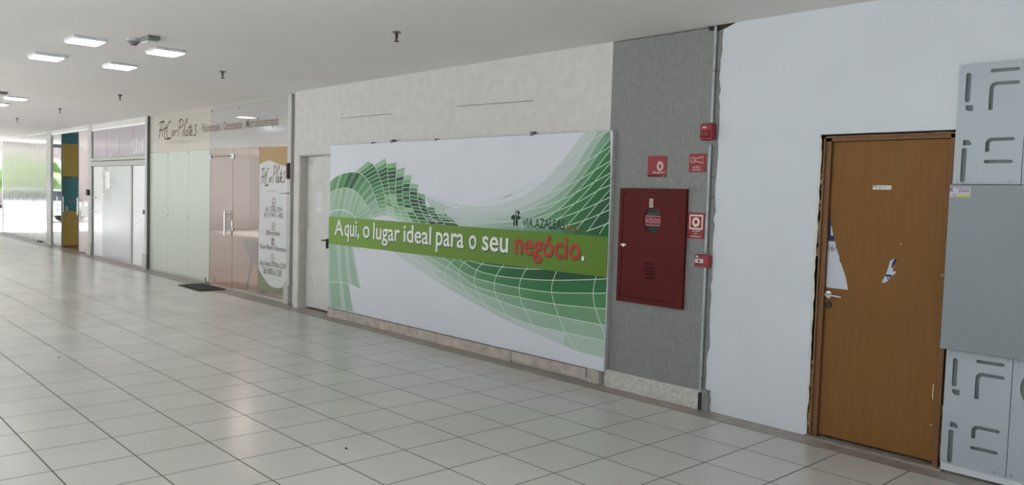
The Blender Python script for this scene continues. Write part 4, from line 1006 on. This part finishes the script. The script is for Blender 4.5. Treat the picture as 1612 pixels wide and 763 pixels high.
# --- mirrored front at the far end
mr = thing('shop_front', (-23.2, YG, 0), 'long mirrored film shop window at the far end of the arcade', 'shop front')
for a, b in ((-25.72, -24.0), (-24.0, -22.05), (-22.05, -20.13)): glass(mr, 'mirror_panel', a, b, .04, 2.965, G_mirror)
obj('bottom_rail', M().box(-25.74, -20.13, YG-.012, YG+.03, .002, .038), M_alu, mr)
obj('top_rail', M().box(-25.74, -20.13, YG-.012, YG+.03, 2.968, 2.974), M_blind, mr)
obj('corner_stile', M().box(-25.75, -25.71, YG-.012, YG+.03, .04, 2.966), M_blind, mr)
obj('door_stop', M().cyl((-20.75, YG-.04, .03), (-20.75, YG-.012, .03), .03, n=12), M_dark, mr)
obj('door_stop', M().cyl((-21.05, YG-.04, .03), (-21.05, YG-.012, .03), .03, n=12), M_dark, mr)

# ------------------------------------------------------------------ ceiling fittings
def ceil_lamp(x, y, label):
    t = thing('ceiling_lamp', (x, y, H), label, 'ceiling lamp', 'square LED ceiling panels')
    obj('lamp_frame', M().bevbox(x-.162, x+.162, y-.145, y+.145, H-.028, H-.0005, .004, 1), M_lampframe, t)
    obj('diffuser', M().bevbox(x-.150, x+.150, y-.133, y+.133, H-.036, H-.0285, .003, 1), M_lamp, t)
    return t
L0 = ceil_lamp(-4.29, -2.98, 'lit square ceiling panel, the highest in the photo, left of the smoke detector')
pos = [(-5.72, -2.98, 'lit square ceiling panel leftmost of the near group of four'), (-4.28, -2.24, 'lit square ceiling panel right of the smoke detector'),
       (-5.72, -2.24, 'lit square ceiling panel lowest in the near group of four'), (-10.95, -2.24, 'lit square ceiling panel whole in view in the far group'),
       (-12.36, -2.24, 'lit square ceiling panel cut by the left photo edge')]
for x, y, lb in pos: copy_tree(L0, (x, y, H), lb)
def room_fill_lamp(x, y):  # lamps added to brighten the studio behind the tinted glass
    t = copy_tree(L0, (x, y, H), 'unseen ceiling panel added to brighten the inside of the pilates studio')
    d = bpy.data.lights.new('room_fill_light', 'AREA'); d.size = .28; d.energy = 26; d.color = (1, .97, .92)
    o = bpy.data.objects.new('room_fill_light', d); COL.objects.link(o); o.parent = t; o.location = (0, 0, -.045)
room_fill_lamp(-8.0, 1.4); room_fill_lamp(-10.4, 1.4)
for x, y in ((-10.95, -2.98), (-12.36, -2.98), (2.35, -2.98), (.92, -2.98), (2.35, -2.24), (.92, -2.24)): copy_tree(L0, (x, y, H), 'lit square ceiling panel outside the picture')
def sprinkler(x, y, label):
    t = thing('sprinkler', (x, y, H), label, 'sprinkler', 'pendent sprinklers in the ceiling')
    obj('escutcheon', M().cyl((x, y, H-.012), (x, y, H-.001), .040, .034), M_steel, t)
    fr_ = M().cyl((x, y, H-.03), (x, y, H-.012), .014)
    for s_ in (-1, 1): fr_.tube([(x+s_*.012, y, H-.03), (x+s_*.016, y, H-.055), (x, y, H-.078)], .004, n=8)
    obj('yoke', fr_, M_dark, t)
    obj('bulb', M().cyl((x, y, H-.07), (x, y, H-.03), .004), M_redp, t)
    obj('deflector', M().cyl((x, y, H-.084), (x, y, H-.078), .022), M_dark, t)
    return t
S0 = sprinkler(-1.62, -1.27, 'pendent sprinkler above the billboard, nearest to the viewer')
for x, lb in ((-5.18, 'pendent sprinkler in front of the pilates studio poster'), (-8.92, 'pendent sprinkler in line with the green frosted glass'), (-12.33, 'pendent sprinkler in line with the mauve STAR transom'), (-15.76, 'farthest pendent sprinkler, above the mirrored window end')):
    copy_tree(S0, (x, -1.27, H), lb)
t = thing('smoke_detector', (-3.86, -2.68, H), 'round grey smoke detector on the ceiling between lit panels', 'smoke detector')
obj('base', M().cyl((-3.86, -2.68, H-.03), (-3.86, -2.68, H-.001), .062, .066, n=28), M_plast, t)
obj('head', M().cyl((-3.86, -2.68, H-.055), (-3.86, -2.68, H-.031), .032, .052, n=28).cyl((-3.86, -2.68, H-.066), (-3.86, -2.68, H-.056), .026, n=20), M_gplast, t)
def emergency(x, y, label):
    t = thing('emergency_light', (x, y, H), label, 'emergency light', 'ceiling emergency lights')
    obj('housing', M().bevbox(x-.11, x+.11, y-.055, y+.055, H-.035, H-.001, .006, 2), M_gplast, t)
    obj('lens', M().bevbox(x-.10, x+.06, y-.045, y+.045, H-.055, H-.036, .008, 2), M_lampframe, t)
    return t
E0 = emergency(-3.66, -2.60, 'grey and white emergency light beside the smoke detector')
copy_tree(E0, (-10.30, -2.55, H), 'grey and white emergency light at the left photo edge')

def on_floor(u, v):
    d = AR*((u-806)/F_PX) + AU*((381.5-v)/F_PX) + AF
    p = CAM + d*(-CAM.z/d.z); return p.x, p.y
for (u, v, s_, lb) in ((545, 706, .012, 'small dark crumb on a floor tile in the lower middle'), (93, 563, .014, 'tiny grey-brown crumb on a floor tile at the left')):
    x, y = on_floor(u, v); t = M().ball((x, y, .004), s_*.8, (1.2, .8, .45), n=8); tag(obj('crumb', t, M_gplast if s_ > .013 else M_dark), lb, 'crumb')
# ------------------------------------------------------------------ outside
struct('ground', M().box(-70, 8, -40, 14, -.3, -.13), M_concrete, 'pale concrete yard outside the arcade', 'ground')
struct('ground_kerb', M().box(-29.5, -27.02, -9.7, 6, -.128, -.02), M_concrete, 'pale paving outside the far end', 'paving')
random.seed(21)
def tree(x, y, s_, label):
    t = thing('tree', (x, y, -.13), label, 'tree', 'trees outside the arcade')
    cm = M()
    for k in range(16):
        a = random.random()*6.28; r = random.random()*1.5*s_
        bm = bmesh.new(); bmesh.ops.create_icosphere(bm, subdivisions=2, radius=.95*s_)
        ox, oy, oz = x+r*math.cos(a), y+r*math.sin(a), 1.6*s_+random.random()*2.2*s_
        for v in bm.verts: v.co = v.co*(1+random.uniform(-.16, .16))+Vector((ox, oy, oz))
        cm._bm(bm)
    obj('crown', cm, M_leaf, t); obj('trunk', M().cyl((x, y, -.13), (x+.1, y, 1.6*s_), .14*s_, .09*s_), M_bark, t)
for k, (x, y, s_) in enumerate([(-46, 4.5, .72), (-47, 1.0, .66), (-46, -2.5, .75), (-48, -6, .7), (-46, -10, .7), (-48, -15, .75), (-40, -22, .9), (-30, -24, 1), (-18, -25, 1)]):
    tree(x, y, s_, 'leafy green tree outside the open far end')
t = thing('building', (-60, 0, -.13), 'plain pinkish building beyond the trees outside', 'building', kind='structure')
obj('wall', M().box(-64, -60, -30, 14, -.13, 9), mat('pinkish_render', (176, 164, 162), .85), t)
for k in range(9): obj('window', M().box(-59.99, -59.95, -28+k*4.5, -26.4+k*4.5, 4.2, 5.4), M_carglass, t)
def car(x, y, rz, paint, label):
    t = thing('parked_car', (x, y, -.13), label, 'car')
    o0 = Vector((x, y, -.13)); Rm = Matrix.Rotation(rz, 3, 'Z')
    def P_(m_, nm, mt): m_.v = [tuple(o0+Rm @ Vector(v)) for v in m_.v]; obj(nm, m_, mt, t)
    pr_ = [(-2.1, .35), (-2.1, .8), (-1.9, .95), (-1.0, 1.0), (1.0, .98), (1.95, .85), (2.1, .6), (2.1, .32)]
    P_(M().plate(pr_, -.82, .82), 'body', paint)
    P_(M().plate([(-1.75, .96), (-1.2, 1.42), (.3, 1.45), (1.05, .99)], -.70, .70), 'cabin', M_carglass)
    P_(M().plate([(-1.22, 1.42), (-1.1, 1.48), (.2, 1.5), (.32, 1.44)], -.68, .68), 'roof', paint)
    for a in (-1.3, 1.3):
        for b in (-.80, .80): P_(M().cyl((a, b-.1, .31), (a, b+.1, .31), .31, n=24), 'wheel', M_rubber)
car(-37, -3.2, 1.4, M_car, 'white car parked outside the far end'); car(-38, -7.5, 1.6, M_silver, 'silver car parked outside the far end'); car(-37, -12.5, 1.5, M_car, 'white car parked beyond the silver car')
t = thing('table', (-27.4, .2, 0), 'brown topped table with dark legs at the far left edge', 'table')
obj('tabletop', M().bevbox(-28.2, -26.30, .16, .46, .80, .90, .01, 1), mat('brown_top', (150, 128, 118), .5), t)
for x in (-28.1, -26.36):
    for y in (.2, .42): obj('leg', M().cyl((x, y, 0.0), (x, y, .80), .018), M_dark, t)
